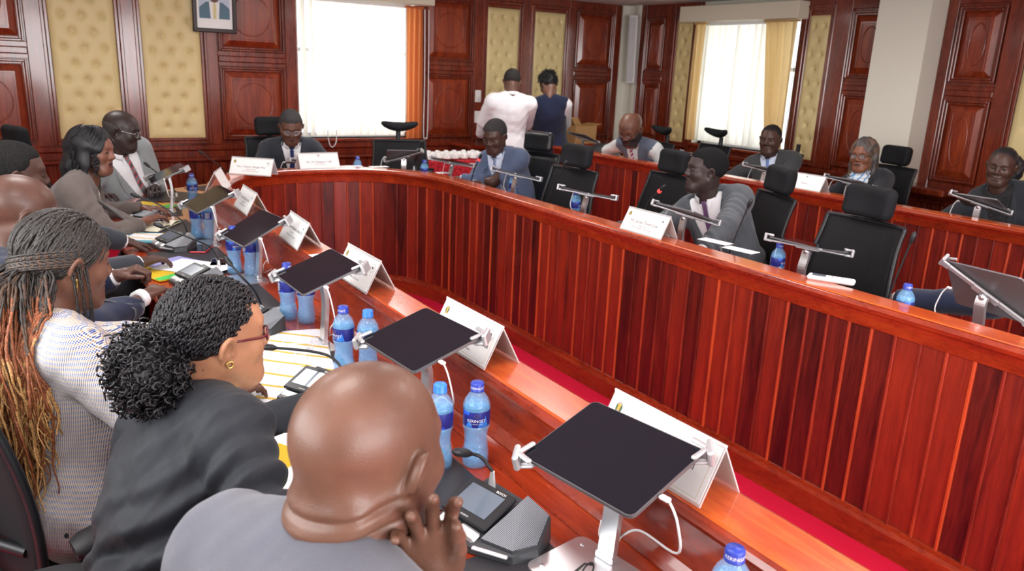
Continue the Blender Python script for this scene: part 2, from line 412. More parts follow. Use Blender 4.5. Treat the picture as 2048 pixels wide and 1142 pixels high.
# vertical blinds, curtains, pelmets
blm = bpy.data.materials.new('blind_fabric'); blm.use_nodes = True; t = blm.node_tree; t.nodes.clear()
o_ = t.nodes.new('ShaderNodeOutputMaterial'); mx = t.nodes.new('ShaderNodeMixShader'); d1 = t.nodes.new('ShaderNodeBsdfDiffuse'); d2 = t.nodes.new('ShaderNodeBsdfTranslucent')
d1.inputs[0].default_value = (.85, .83, .76, 1); d2.inputs[0].default_value = (.92, .88, .78, 1); mx.inputs[0].default_value = .55
t.links.new(d1.outputs[0], mx.inputs[1]); t.links.new(d2.outputs[0], mx.inputs[2]); t.links.new(mx.outputs[0], o_.inputs[0])
def trans_mat(name, c1, c2, fac):
    m = blm.copy(); m.name = name; n = m.node_tree.nodes
    for q in n:
        if q.type == 'BSDF_DIFFUSE': q.inputs[0].default_value = (*c1, 1)
        if q.type == 'BSDF_TRANSLUCENT': q.inputs[0].default_value = (*c2, 1)
        if q.type == 'MIX_SHADER': q.inputs[0].default_value = fac
    return m
def blinds(side, u0, u1, z0, z1, ang, label, gaps):
    f = onwall(side); rt = thing('vertical_blind', label, 'blind', f((u0+u1)/2, z1, .0)); L = np.array(rt.location)
    h = MB(); p0, p1 = np.array(f(u0, z1-.03, .03)), np.array(f(u1, z1, .07)); h.box((p0+p1)/2-L, np.abs(p1-p0), bev=.004); h.build('headrail', M['white'], rt)
    u = u0+.04; i = 0; rnd = random.Random(3)
    while u < u1-.03:
        a = ang+rnd.uniform(-.12, .12); w = .045
        if gaps and any(g0 < u < g1 for g0, g1 in gaps): a += .9
        P = []
        for z in (z1-.03, (z0+z1)/2, z0+.02):
            for s in (-1, -.33, .33, 1):
                P.append(f(u+s*w*math.cos(a), z, .045+s*w*.8*math.sin(a)+.004*(1-s*s)))
        F = [(r*4+c, r*4+c+1, r*4+c+5, r*4+c+4) for r in range(2) for c in range(3)]
        if i < 24: MB().add(np.array(P)-L, F, 0, True).build('slat', blm, rt)
        u += .078; i += 1
    return rt
b1 = blinds('B', 2.47, 3.60, .91, 2.23, .38, 'white vertical blind over the large bright back window', [(2.47, 2.66)])
b2 = blinds('C', 5.32, 6.40, .95, 2.22, .40, 'white vertical blind over the window in the right-hand wall', [(5.55, 5.75), (5.85, 5.98)])
def curtain(side, u0, u1, z0, z1, mat_, label, gather=1.0, folds=5):
    f = onwall(side); rt = thing('curtain', label, 'curtain', f((u0+u1)/2, z1, .0)); L = np.array(rt.location)
    n = 60; R = 14; V = []
    for j in range(R):
        t = j/(R-1); z = z1+(z0-z1)*t; g = 1-(1-gather)*t
        for i in range(n):
            s = i/(n-1); u = u0+(u1-u0)*(s*g)
            V.append(f(u, z, .12+.028*math.sin(s*folds*2*PI+.6*math.sin(3*t))*(.7+.3*t)))
    F = [(j*n+i, j*n+i+1, (j+1)*n+i+1, (j+1)*n+i) for j in range(R-1) for i in range(n-1)]
    MB().add(np.array(V)-L, F, 0, True).build('cloth', mat_, rt)
    h = MB(); p0, p1 = np.array(f(u0-.01, z1-.02, .10)), np.array(f(u1+.01, z1, .14)); h.box((p0+p1)/2-L, np.abs(p1-p0)); h.build('heading', mat_, rt)
    return rt
oc = trans_mat('orange_brown_curtain', srgb(206, 130, 84), srgb(232, 150, 92), .5)
bc = trans_mat('beige_curtain', srgb(214, 188, 140), srgb(236, 206, 150), .5)
curtain('B', 3.56, 3.74, .90, 2.22, oc, 'orange brown curtain hanging at the right edge of the back window', 1, 3)
curtain('C', 5.14, 5.52, .97, 2.22, bc, 'beige curtain at the right side of the right-hand window', .55, 4)
curtain('C', 6.32, 6.47, .97, 2.22, bc, 'beige curtain at the left side of the right-hand window', 1, 2)
def pelmet(side, u0, u1, z0, z1, label):
    f = onwall(side); p0, p1 = np.array(f(u0, z0, .02)), np.array(f(u1, z1, .20)); c = (p0+p1)/2
    o = MB().box((0, 0, 0), np.abs(p1-p0), bev=.006).build('pelmet_box', mat('pelmet_cream_'+side, srgb(214, 207, 188), .7), None, c); tag(o, label, 'pelmet')
pelmet('B', 2.35, 3.84, 2.235, 2.37, 'cream pelmet box over the back window')
pelmet('C', 5.09, 6.66, 2.225, 2.385, 'cream pelmet box over the right-hand window')
# blind cords
def cord(name, label, pts, r=.003, m='cable', cat='cord'): return tag(MB().tube(spline(pts, 6), r, 6).build(name, M[m]), label, cat)
cord('hanging_cord', 'white blind cord loop hanging right of the back window', [(3.785, YB-.08, 2.2), (3.79, YB-.08, 1.5), (3.785, YB-.08, .95), (3.81, YB-.08, .9), (3.83, YB-.08, .96), (3.835, YB-.08, 1.6), (3.83, YB-.08, 2.2)], .005)
cord('blind_chain', 'white chain loop hanging under the back window blind behind the man at the head', [(2.72, YB-.1, .99), (2.72, YB-.1, .93), (2.735, YB-.1, .85), (2.765, YB-.1, .82), (2.80, YB-.1, .86), (2.81, YB-.1, .95), (2.81, YB-.1, .99)], .005)
cord('hanging_cord', 'dark blind cord loop hanging beside the beige curtain', [(XR-.1, 5.13, 2.2), (XR-.1, 5.13, 1.5), (XR-.1, 5.12, 1.0), (XR-.1, 5.10, .95), (XR-.1, 5.09, 1.0), (XR-.1, 5.10, 1.8), (XR-.1, 5.10, 2.2)], .004, 'blackrub')

# framed portrait (generic sitter)
pt = thing('framed_portrait', 'dark framed portrait of a person in a blue suit on the back wall', 'picture', (1.70, YB-.085, 1.86), 0)
pt.rotation_euler = (rad(4), 0, rad(0))
mb = MB()
for q in (((-.17, 0, .27), (.035, .03, .56)), ((.17, 0, .27), (.035, .03, .56)), ((0, 0, .01), (.375, .03, .035)), ((0, 0, .54), (.375, .03, .035))): mb.box(*q, bev=.006)
mb.build('frame', mat('dark_frame', srgb(40, 26, 26), .35), pt)
MB().box((0, .005, .27), (.32, .006, .52)).build('mount', M['card'], pt)
mb = MB(); mb.box((0, 0, .31), (.26, .004, .40), m=0)
def disc(mb, c, rx, rz, m, y): mb.add([(c[0]+rx*math.cos(t), y, c[1]+rz*math.sin(t)) for t in np.linspace(0, 2*PI, 25)[:-1]], [tuple(range(24))], m)
mb.add([(-.13, -.004, .11), (.13, -.004, .11), (.13, -.004, .20), (.07, -.004, .25), (-.07, -.004, .25), (-.13, -.004, .20)], [(0, 1, 2, 3, 4, 5)], 1)
mb.add([(-.035, -.006, .11), (.035, -.006, .11), (.045, -.006, .25), (-.045, -.006, .25)], [(0, 1, 2, 3)], 2)
mb.add([(-.014, -.008, .11), (.014, -.008, .11), (.012, -.008, .24), (-.012, -.008, .24)], [(0, 1, 2, 3)], 3)
disc(mb, (0, .33), .05, .085, 4, -.007)
mb.build('picture', [mat('picture_sky', srgb(190, 205, 222), .6), mat('picture_suit', srgb(88, 120, 138), .6), M['card'], mat('picture_tie', srgb(214, 208, 150), .6), mat('picture_skin', srgb(110, 80, 66), .6)], pt)

# column loudspeaker, sockets
sp = thing('column_loudspeaker', 'slim white column loudspeaker mounted on the pale corner strip', 'loudspeaker', (XR-.06, 7.50, 1.55), 0)
sp.rotation_euler = (0, rad(-4), rad(28))
MB().box((-.06, 0, .39), (.10, .11, .78), bev=.01).build('cabinet', M['white'], sp)
gr = mat('speaker_grille', (.5, .5, .52), .5); N = NT(gr); vo = N.n('TexVoronoi', {'Vector': N.co(), 'Scale': 220.0}); N.l(N.ramp(vo, [(.2, (.25, .25, .27)), (.5, (.62, .62, .64))]), N.b.inputs['Base Color'])
MB().box((-.114, 0, .39), (.008, .08, .74)).build('grille', gr, sp)
MB().box((.0, 0, .50), (.05, .04, .06)).build('bracket', M['black'], sp)
cord('speaker_cable', 'thin dark cable running down from the column loudspeaker', [(XR-.05, 7.56, 1.6), (XR-.045, 7.57, 1.2), (XR-.045, 7.57, .8), (XR-.045, 7.58, .3)], .004, 'blackrub', 'cable')
tag(MB().box((0, 0, 0), (.05, .03, 1.7), bev=.004).build('cable_trunking', M['white'], None, (XR-.045, 7.46, .85)), 'white cable trunking on the corner below the column loudspeaker', 'trunking')
for z, l in ((1.345, 'upper white socket plate on the dark stile left of the gold panels'), (1.12, 'lower white socket plate with a plug on the dark stile')):
    s = thing('wall_socket', l, 'socket', (4.46, YB-.05, z))
    MB().box((0, 0, 0), (.075, .02, .13), bev=.006).build('plate', M['white'], s); MB().box((.01, -.02, -.02), (.03, .03, .04), bev=.005).build('plug', M['white'], s)

# unseen glowing panels added under the ceiling to brighten the room
em = mat('fill_panel_diffuser', (1, 1, 1), .5, emit=(1, .98, .95), es=17.0)
k = 0
for x in (.3, 2.5, 4.3):
    for y in (-.9, 1.3, 3.5, 5.9):
        l = thing('fill_light_panel', 'square fill light panel added %s' % ('over the near row', 'over the aisle', 'over the far rows')[int(x > 1)+int(x > 4)], 'ceiling light', (x, y, ZC-.012), 0, 'added fill light panels')
        mb = MB()
        for q in (((-.3, 0, 0), (.02, .62, .03)), ((.3, 0, 0), (.02, .62, .03)), ((0, -.3, 0), (.62, .02, .03)), ((0, .3, 0), (.62, .02, .03))): mb.box(*q)
        mb.build('frame', M['white'], l); MB().box((0, 0, .004), (.58, .58, .01)).build('diffuser', em, l); k += 1
# ------------------------------------------------------------------ desks
ZR, ZD = .90, .75
def desk_path():
    P = [(1.08, y) for y in np.linspace(.50, 4.5, 47)]
    a, b, ex = .73, .88, 2.5
    for t in np.linspace(0, PI, 61)[1:-1]:
        c, s = math.cos(t), math.sin(t)
        P.append((1.81-a*math.copysign(abs(c)**(2/ex), c), 4.56+b*abs(s)**(2/ex)))
    P += [(2.54, y) for y in np.linspace(4.5, -1.4, 60)]
    P = np.array(P); T = np.gradient(P, axis=0); T /= np.linalg.norm(T, axis=1)[:, None]
    return P, np.stack([-T[:, 1], T[:, 0]], 1)      # normal points away from the aisle, to the sitters
def resample(P, Nn, step):
    d = np.r_[0, np.cumsum(np.linalg.norm(np.diff(P, axis=0), axis=1))]; s = np.arange(0, d[-1], step)
    Q = np.stack([np.interp(s, d, P[:, i]) for i in (0, 1)], 1); n = np.stack([np.interp(s, d, Nn[:, i]) for i in (0, 1)], 1)
    return Q, n/np.linalg.norm(n, axis=1)[:, None]
def sweep(P, Nn, prof, m=0, mb=None, smooth=False, closed=True):
    mb = mb or MB(); k = len(prof); V = []
    for p, n in zip(P, Nn):
        for d, z in prof: V.append((p[0]+n[0]*d, p[1]+n[1]*d, z))
    F = [(i*k+j, i*k+(j+1) % k, (i+1)*k+(j+1) % k, (i+1)*k+j) for i in range(len(P)-1) for j in range(k if closed else k-1)]
    mb.add(V, F, m, smooth)
    if closed: mb.add(V[:k], [tuple(range(k))[::-1]], m); mb.add(V[-k:], [tuple(range(k))], m)
    return mb
RIM = [(.022, .80), (.0, .81), (-.004, .845), (-.010, .862), (-.022, .872), (-.026, .885), (-.018, .898), (-.006, ZR), (.106, ZR), (.116, .896), (.122, .886), (.118, .876), (.108, .868), (.106, .78), (.116, .765), (.124, .752), (.10, .74), (.03, .74)]
def build_desk(name, label, P, Nn, depth, inl, flip=False):
    rt = thing(name, label, 'desk', (P[0][0], P[0][1], 0)); L = (-P[0][0], -P[0][1], 0)
    def B(mb, nm, m):
        v = np.array(mb.v)-np.array([P[0][0], P[0][1], 0]); mb.v = [tuple(q) for q in v]; return mb.build(nm, m, rt)
    mb = MB(); rnd = random.Random(5)
    Q, n = resample(P, Nn, .091)
    for i in range(len(Q)-1):
        a, b = Q[i], Q[i+1]; c = (a+b)/2; nn_ = (n[i]+n[i+1])/2; t = (b-a)/np.linalg.norm(b-a); w = np.linalg.norm(b-a)
        R = np.array([[t[0], -nn_[0], 0], [t[1], -nn_[1], 0], [0, 0, 1]])
        mb.box((c[0]+nn_[0]*.022, c[1]+nn_[1]*.022, .46), (w-.002, .024, .74), R, bev=.004)
        mb.box((a[0]+n[i][0]*.008, a[1]+n[i][1]*.008, .46), (.012, .014, .74), R, 1, bev=.003)
    B(mb, 'front_panel', [M['plank'], M['bead']])
    B(sweep(P, Nn, [(-.012, 0), (-.012, .085), (-.004, .10), (.0, .115), (.03, .12), (.05, 0)]), 'plinth', M['rail'])
    B(sweep(P, Nn, RIM), 'raised_rim', [M['rail']])
    cap = [(-.012, ZR+.0005), (-.006, ZR+.004), (.100, ZR+.004), (.107, ZR+.0005)]
    B(sweep(P, Nn, cap), 'rim_cap', M['rimtop'])
    B(sweep(P, Nn, [(.036, .10), (.036, .74), (.05, .74), (.05, .10)]), 'backing_board', M['rail'])
    B(sweep(P, Nn, [(.10, ZD), (depth-.03, ZD), (depth-.006, ZD-.006), (depth, ZD-.018), (depth-.006, ZD-.034), (.10, ZD-.034)]), 'desktop', M['top'])
    B(sweep(P, Nn, [(.188, ZD+.0004), (.188, ZD+.002), (.193, ZD+.002), (.193, ZD+.0004)]), 'desktop_joint', M['rail'])
    for (i0, i1) in inl:
        B(sweep(P[i0:i1], Nn[i0:i1], [(.262, ZD+.0006), (.262, ZD+.003), (depth-.08, ZD+.003), (depth-.08, ZD+.0006)]), 'leather_inlay', LEA)
    # support panels under the top
    for i in range(4, len(P), 12):
        p, q = P[i], Nn[i]; c = p+q*(depth*.45); R = np.array([[-q[1], q[0], 0], [q[0], q[1], 0], [0, 0, 1]])
        mb = MB().box((c[0], c[1], .36), (.025, depth*.7, .71), R); B(mb, 'support_panel', M['rail'])
    return rt
LEA = mat('black_leather', srgb(42, 42, 46), .45); N = NT(LEA); N.bump(N.n('TexVoronoi', {'Vector': N.co(), 'Scale': 420.0}), .15, .0006)
DP, DN = desk_path()
inl = []
i = 1
while i < len(DP)-8:
    inl.append((i, i+7)); i += 8
build_desk('horseshoe_desk', 'long polished red wood horseshoe desk with raised rim around the carpeted aisle', DP, DN, .66, inl)
P2 = np.array([(4.78, y) for y in np.linspace(6.95, -1.2, 70)]); N2 = np.tile([1., 0], (70, 1))
build_desk('second_row_desk', 'long straight red wood desk of the second row on the right', P2, N2, .62, [(j, j+7) for j in range(1, 60, 8)])
# ------------------------------------------------------------------ smooth bodies from distance fields
def smin(a, b, k):
    if k <= 0: return np.minimum(a, b)
    h = np.maximum(k-np.abs(a-b), 0)/k; return np.minimum(a, b)-h*h*k*.25
def smax(a, b, k): return -smin(-a, -b, k)
def surfnet(F, o, h):
    s = F < 0; nx, ny, nz = F.shape
    c = [s[i:nx-1+i, j:ny-1+j, k:nz-1+k] for i in (0, 1) for j in (0, 1) for k in (0, 1)]
    a = c[0].copy(); b = c[0].copy()
    for q in c[1:]: a |= q; b &= q
    mix = a & ~b; idx = np.full(mix.shape, -1, np.int64); I, J, K = np.nonzero(mix); idx[I, J, K] = np.arange(len(I))
    acc = np.zeros((len(I), 3)); cnt = np.zeros(len(I))
    cor = [(i, j, k) for i in (0, 1) for j in (0, 1) for k in (0, 1)]
    for p in cor:
        for ax in range(3):
            if p[ax] == 0:
                q = list(p); q[ax] = 1
                f0 = F[I+p[0], J+p[1], K+p[2]]; f1 = F[I+q[0], J+q[1], K+q[2]]; m = (f0 < 0) != (f1 < 0)
                t = np.where(m, f0/(f0-f1+1e-20), 0); P = np.tile(np.array(p, float), (len(I), 1)); P[:, ax] += t
                acc[m] += P[m]; cnt[m] += 1
    V = (np.stack([I, J, K], 1)+acc/cnt[:, None])*h+o
    Q = []
    for ax in range(3):
        u, v = (ax+1) % 3, (ax+2) % 3
        sl0 = [slice(None)]*3; sl1 = [slice(None)]*3; sl0[ax] = slice(0, -1); sl1[ax] = slice(1, None)
        for q in (sl0, sl1): q[u] = slice(1, -1); q[v] = slice(1, -1)
        A, B = s[tuple(sl0)], s[tuple(sl1)]; e = A != B; i = np.stack(np.nonzero(e), 1); 
        if not len(i): continue
        fl = A[tuple(i.T)]; i = i.copy(); i[:, u] += 1; i[:, v] += 1
        def g(du, dv): j = i.copy(); j[:, u] -= du; j[:, v] -= dv; return idx[j[:, 0], j[:, 1], j[:, 2]]
        q = np.stack([g(1, 1), g(0, 1), g(0, 0), g(1, 0)], 1); q[~fl] = q[~fl][:, ::-1]; Q.append(q)
    return V, np.vstack(Q)
def field(fn, lo, hi, h):
    lo = np.array(lo, float); n = np.ceil((np.array(hi)-lo)/h).astype(int)+1
    X = lo[0]+np.arange(n[0])*h; Y = lo[1]+np.arange(n[1])*h; Z = lo[2]+np.arange(n[2])*h
    G = np.stack(np.meshgrid(X, Y, Z, indexing='ij'), -1).astype(np.float32)
    F = fn(G); F[0] = F[-1] = 1; F[:, 0] = F[:, -1] = 1; F[:, :, 0] = F[:, :, -1] = 1
    return surfnet(F, lo, h)
def dcap(p, a, b, ra, rb=None):
    a = np.array(a, np.float32); b = np.array(b, np.float32); rb = ra if rb is None else rb
    ba = b-a; t = np.clip(((p-a)@ba)/(ba@ba+1e-12), 0, 1)
    return np.linalg.norm(p-a-t[..., None]*ba, axis=-1)-(ra+(rb-ra)*t)
def dell(p, c, r, R=None):
    q = p-np.array(c, np.float32)
    if R is not None: q = q @ np.array(R, np.float32)
    r = np.array(r, np.float32); k0 = np.linalg.norm(q/r, axis=-1); k1 = np.linalg.norm(q/(r*r), axis=-1)+1e-9
    return k0*(k0-1)/k1
def to_obj(name, V, Q, m, parent, smooth=True, mi=None, rel=1):
    me = bpy.data.meshes.new(name); me.vertices.add(len(V)); me.vertices.foreach_set('co', np.asarray(V, np.float32).ravel())
    n = len(Q); me.loops.add(n*4); me.loops.foreach_set('vertex_index', np.asarray(Q, np.int32).ravel()); me.polygons.add(n)
    me.polygons.foreach_set('loop_start', np.arange(n, dtype=np.int32)*4); me.update(calc_edges=True)
    me.polygons.foreach_set('use_smooth', np.ones(n, bool))
    for q in (m if isinstance(m, (list, tuple)) else [m]): me.materials.append(q)
    if mi is not None: me.polygons.foreach_set('material_index', mi.astype(np.int32))
    me.validate(); me.update()
    o = bpy.data.objects.new(name, me); COL.objects.link(o); o.parent = parent; return o
def join(parts):
    V = []; Q = []; k = 0
    for v, q in parts: V.append(v); Q.append(q+k); k += len(v)
    return np.vstack(V), np.vstack(Q)

# ---- head in its own frame: x right, y forward, z up, origin between the ears
def head_fn(sex='m', fat=0.0, bald=False, ear=True, folds=0, jaw=1.0):
    def fn(p):
        s = .96 if sex == 'f' else 1.0
        d = dell(p, (0, -.014, .036), (.077, .098, .086))
        d = smin(d, dell(p, (0, .022, .02), (.067, .072, .080)), .03)
        d = smin(d, dell(p, (0, .026, -.040), (.0585*jaw+.008*fat, .064, .076)), .035)
        d = smin(d, dcap(p, (-.012, .070, -.094), (.012, .070, -.094), .019+.004*fat), .035)
        for sx in (-1, 1):
            d = smin(d, dcap(p, (sx*.052, .0, -.045), (sx*.022, .060, -.092), .017+.006*fat), .035)
            d = smin(d, dell(p, (sx*.042, .064, -.022), (.022, .020, .022)), .022)
            d = smin(d, dcap(p, (sx*.012, .088, .028), (sx*.040, .074, .030), .0095), .016)
            d = smax(d, -(np.linalg.norm(p-np.array((sx*.031, .104, .006), np.float32), axis=-1)-.0165), .016)
            d = smin(d, dell(p, (sx*.031, .078, .006), (.016, .012, .0095)), .004)
        d = smin(d, dcap(p, (0, .088, .020), (0, .107, -.020), .0065, .0105), .012)
        for sx in (-1, 1): d = smin(d, dell(p, (sx*.0135, .098, -.026), (.0095, .010, .008)), .008)
        d = smin(d, dell(p, (0, .082, -.058), (.026, .016, .020)), .012)
        d = smin(d, dcap(p, (-.017, .0885, -.0535), (.017, .0885, -.0535), .0052), .006)
        d = smin(d, dcap(p, (-.014, .087, -.0645), (.014, .087, -.0645), .0062), .006)
        d = smax(d, -dcap(p, (-.022, .094, -.0588), (.022, .094, -.0588), .0022), .003)
        if ear:
            for sx in (-1, 1):
                c = np.array((sx*.0785, -.006, -.004)); R = Ry(sx*rad(16)) @ Rz(sx*rad(24)) @ Rx(rad(-8))
                e = dell(p, c, (.0075, .0185, .031), R)
                q = (p-c.astype(np.float32)) @ R.astype(np.float32)
                rim = np.sqrt((np.sqrt((q[..., 1]/.0155)**2+(q[..., 2]/.027)**2)-1)**2*.0155**2*1.0+(q[..., 0]-sx*.006)**2)-.0042
                rim = np.where(q[..., 2] < -.016, .02, rim)
                e = smax(e, -dell(p, c+R @ np.array((sx*.008, .002, .0)), (.006, .0095, .016), R), .004)
                e = smin(e, rim, .004); e = smin(e, dell(p, c+R @ np.array((0, .004, -.027)), (.005, .007, .009), R), .006)
                d = smin(d, e, .008)
        return d
    return fn
SKIN = {}
def skin(name, c, rough=.42):
    if name in SKIN: return SKIN[name]
    m = mat('skin_'+name, c, rough, spec=.45, coat=.05); N = NT(m)
    n1 = N.n('TexNoise', {'Vector': N.co(), 'Scale': 14.0, 'Detail': 4.0}); n2 = N.n('TexNoise', {'Vector': N.co(), 'Scale': 420.0, 'Detail': 2.0})
    N.l(N.ramp(n1, [(.3, tuple(x*.78 for x in c)), (.7, tuple(min(1, x*1.16) for x in c))]), N.b.inputs['Base Color'])
    N.l(N.n('MapRange', {0: n1, 3: rough*.8, 4: rough*1.3}), N.b.inputs['Roughness']); N.bump(n2, .45, .0009)
    SKIN[name] = m; return m
EYEW = mat('eye_white', (.36, .33, .30), .3); IRIS = mat('eye_iris', (.012, .008, .006), .1); LIPD = mat('lips_dark', srgb(70, 42, 40), .45)
LIPB = mat('lips_berry', srgb(58, 30, 38), .35)
def hand_fn(W, d, n, curl, side, spread=.12, thumb_out=.6, scale=1.0, arm=None):
    """W wrist, d direction to the knuckles, n back-of-hand normal, side +1: thumb on the +t side. Returns fn, bbox points"""
    W = np.array(W, float); d = np.array(d, float); d /= np.linalg.norm(d); n = np.array(n, float); n -= d*(n@d); n /= np.linalg.norm(n); t = np.cross(d, n)*side
    S = scale; segs = []; pal = []
    for i, (off, L0) in enumerate(((.030, .088), (.010, .092), (-.010, .087), (-.029, .078))):
        k = W+d*L0*S+t*off*S; pal.append((W+t*off*.55*S+d*.012, k, .0125*S, .0112*S))
        c = curl[i] if hasattr(curl, '__len__') else curl; a = spread*(1.5-i); p = k; ang = 0.0
        Ls = [(.041, .026, .021), (.045, .030, .022), (.042, .028, .021), (.033, .021, .019)][i]
        dirp = d*math.cos(a)+t*math.sin(a)
        f = []
        for j, l in enumerate(Ls):
            ang += c*(1.1, 1.45, 1.0)[j]; dd = dirp*math.cos(ang)-n*math.sin(ang); q = p+dd*l*S
            f.append((p, q, (.0098, .0088, .0080)[j]*S*(1, 1, .98, .88)[i], (.0088, .0080, .0068)[j]*S*(1, 1, .98, .88)[i])); p = q
        segs.append(f)
    b = W+d*.022*S+t*.028*S; th = []; dirs = d*math.cos(thumb_out)+t*math.sin(thumb_out)-n*.30
    p = b; 
    for j, l in enumerate((.042, .032, .026)):
        dd = dirs/np.linalg.norm(dirs); q = p+dd*l*S; th.append((p, q, (.0145, .0112, .0098)[j]*S, (.0115, .0100, .0078)[j]*S)); p = q; dirs = dirs+d*.35-n*.12-t*.12
    def fn(p):
        e = None
        for a_, b_, r0, r1 in pal: x = dcap(p, a_, b_, r0, r1); e = x if e is None else smin(e, x, .016)
        for f in segs+[th]:
            g = None
            for a_, b_, r0, r1 in f: x = dcap(p, a_, b_, r0, r1); g = x if g is None else smin(g, x, .004)
            e = smin(e, g, .0045 if f is not th else .012)
        e = smin(e, dcap(p, W, W+d*.03*S, .0215*S, .018*S), .018)
        if arm is not None: e = smin(e, dcap(p, arm, W, .033*S, .0235*S), .016)
        return e
    pts = [W]+[x for f in segs+[th] for s_ in f for x in s_[:2]]+([W+(np.array(arm)-W)*.55] if arm is not None else [])
    return fn, np.array(pts)
def wrinkle(P, amp, seed=0, f=55):
    r = np.random.RandomState(seed); w = np.zeros(P.shape[:-1], np.float32)
    for i in range(4):
        k = r.randn(3)*np.array([.8, .8, 1.2]); k = k/np.linalg.norm(k)*f*(.6+.4*i); q = r.randn(3)*9
        w += np.sin(P@k.astype(np.float32)+2.2*np.sin(P@q.astype(np.float32)+r.rand()*6)+r.rand()*6)**3/(1+.5*i)
    return w*amp*.6
FAB = {}
def fab(name, col, **k):
    if name not in FAB: FAB[name] = fabric('fabric_'+name, col, **k)
    return FAB[name]
def ik(S, Wt, l1, l2, pole):
    S = np.array(S, float); Wt = np.array(Wt, float); v = Wt-S; D = np.linalg.norm(v); 
    if D > (l1+l2)*.995: k = D/((l1+l2)*.995); l1 *= k; l2 *= k
    v /= D; a = (l1*l1-l2*l2+D*D)/(2*D); h = math.sqrt(max(l1*l1-a*a, 1e-6)); p = np.array(pole, float); p -= v*(p@v); p /= np.linalg.norm(p)
    return S+v*a+p*h
def human(label, head, hip, face, look=0, pitch=0, roll=0, sex='m', skinm=None, outfit='suit', colour=None, shirt=None, tie=None, hands=None, poles=None, res=.010, hres=.0042,
          fat=0.0, hair='short', haircol=(.012, .011, .011), glasses=None, twist=0, stand=False, bust=0, lips=None, hairfn=None, w0=.20, extra=None, folds=0, curls=(.35, .35), hnorm=None, hdir=None, hips_z=None, wr=.0035, sw=None, headscale=1.0, side_lean=0, legs=True, cuff=True, jaw=1.0, thumb=(.6, .6), nk_off=None, vw=1.0):
    """head: world position of the head centre. hip: (x, y). face: azimuth of the chest, degrees counter-clockwise from +Y. look: same for the head."""
    rt = thing('person', label, 'person', (hip[0], hip[1], 0), rad(face)); Rw = Rz(-rad(face))
    loc = lambda p: Rw @ (np.array(p, float)-np.array([hip[0], hip[1], 0]))
    hcen = loc(head); RH = Rz(rad(look-face)) @ Ry(rad(roll)) @ Rx(-rad(pitch)); hs = headscale*(.96 if sex == 'f' else 1.0)
    zh = hips_z or (.93 if stand else .52); Hp = np.array([0, 0, zh])
    if nk_off is None: nk_off = (0, -.035-.05*math.sin(rad(pitch)), -.136+.03*math.sin(rad(abs(pitch))))
    Nk = hcen+Rz(rad((look-face)*.3)) @ np.array(nk_off)
    w = Nk-Hp; L = np.linalg.norm(w); w /= L; u = Rz(rad(twist)) @ np.array([1., 0, 0]); u -= w*(u@w); u /= np.linalg.norm(u); v = np.cross(w, u); TB = np.stack([u, v, w], 1)
    T = lambda q: Hp+TB @ np.array(q, float)
    sw = sw or (.185 if sex == 'm' else .158)
    TBf = TB.astype(np.float32); Hpf = Hp.astype(np.float32)
    neckb = T((0, -.005, L-.005)); neckt = hcen+RH @ np.array((0, -.018, -.055))*hs
    def torso(p, g=0.0):
        q = (p-Hpf) @ TBf
        d = dell(q, (0, -.01, .02), (.165+.02*fat, .13+.02*fat, .14))
        d = smin(d, dell(q, (0, .012+.03*fat, L*.36), (.145+.025*fat, .108+.045*fat, L*.36)), .06)
        d = smin(d, dell(q, (0, -.004, L*.68), (.160+.012*fat-(.012 if sex == 'f' else 0), .108+.015*fat, L*.30)), .06)
        d = smin(d, dcap(q, (-sw+.035, -.012, L-.075), (sw-.035, -.012, L-.075), .058 if sex == 'm' else .050), .05)
        for s in (-1, 1):
            d = smin(d, dcap(q, (s*.03, -.018, L-.01), (s*(sw-.04), -.015, L-.052), .036, .038), .035)
            if bust: d = smin(d, dell(q, (s*.072, .085, L-.21), (.062*bust, .055*bust, .060*bust)), .04)
        return d-g
    # arms
    hands = hands or [T((-.14, .36, .20)), T((.14, .36, .20))]
    arms = []
    for i, s in enumerate((-1, 1)):
        S_ = T((s*(sw-.01), -.012, L-.082)); hnd = hands[i]
        if hnd is None: hnd = T((s*(sw+.04), .08, .02))
        elif len(hnd) == 3 and not isinstance(hnd, np.ndarray): hnd = loc(hnd)
        pole = (poles[i] if poles and poles[i] is not None else (s*.75, -.35, -.8))
        l1, l2 = (.285, .255) if sex == 'm' else (.265, .235)
        E = ik(S_, hnd, l1, l2, pole); arms.append((S_, E, np.array(hnd)))
    def armf(p, i, g, cut=0.0, tp=1.0):
        S_, E, Wt = arms[i]; k = 1.0 if sex == 'm' else .9
        d = dcap(p, S_, E, (.052+.006*fat)*k+g, .044*k+g); d = smin(d, dcap(p, E, Wt, .043*k+g, .030*k+g*tp), .03)
        if cut is not None:
            dr = (Wt-E)/np.linalg.norm(Wt-E); d = smax(d, ((p-(Wt-dr*cut).astype(np.float32))@dr.astype(np.float32)), .004)
        return d
    allp = np.array([Hp, Nk]+[q for a in arms for q in a]+[T((sw, 0, L)), T((-sw, 0, L)), T((0, .17, .1)), T((0, -.15, .1))])
    lo, hi = allp.min(0)-.11, allp.max(0)+.10
    # ---------------- body (one mesh): head and neck, core, hands
    sk = skinm
    hf = head_fn(sex, fat, folds=folds, jaw=jaw); RHf = RH.astype(np.float32); hcf = hcen.astype(np.float32)
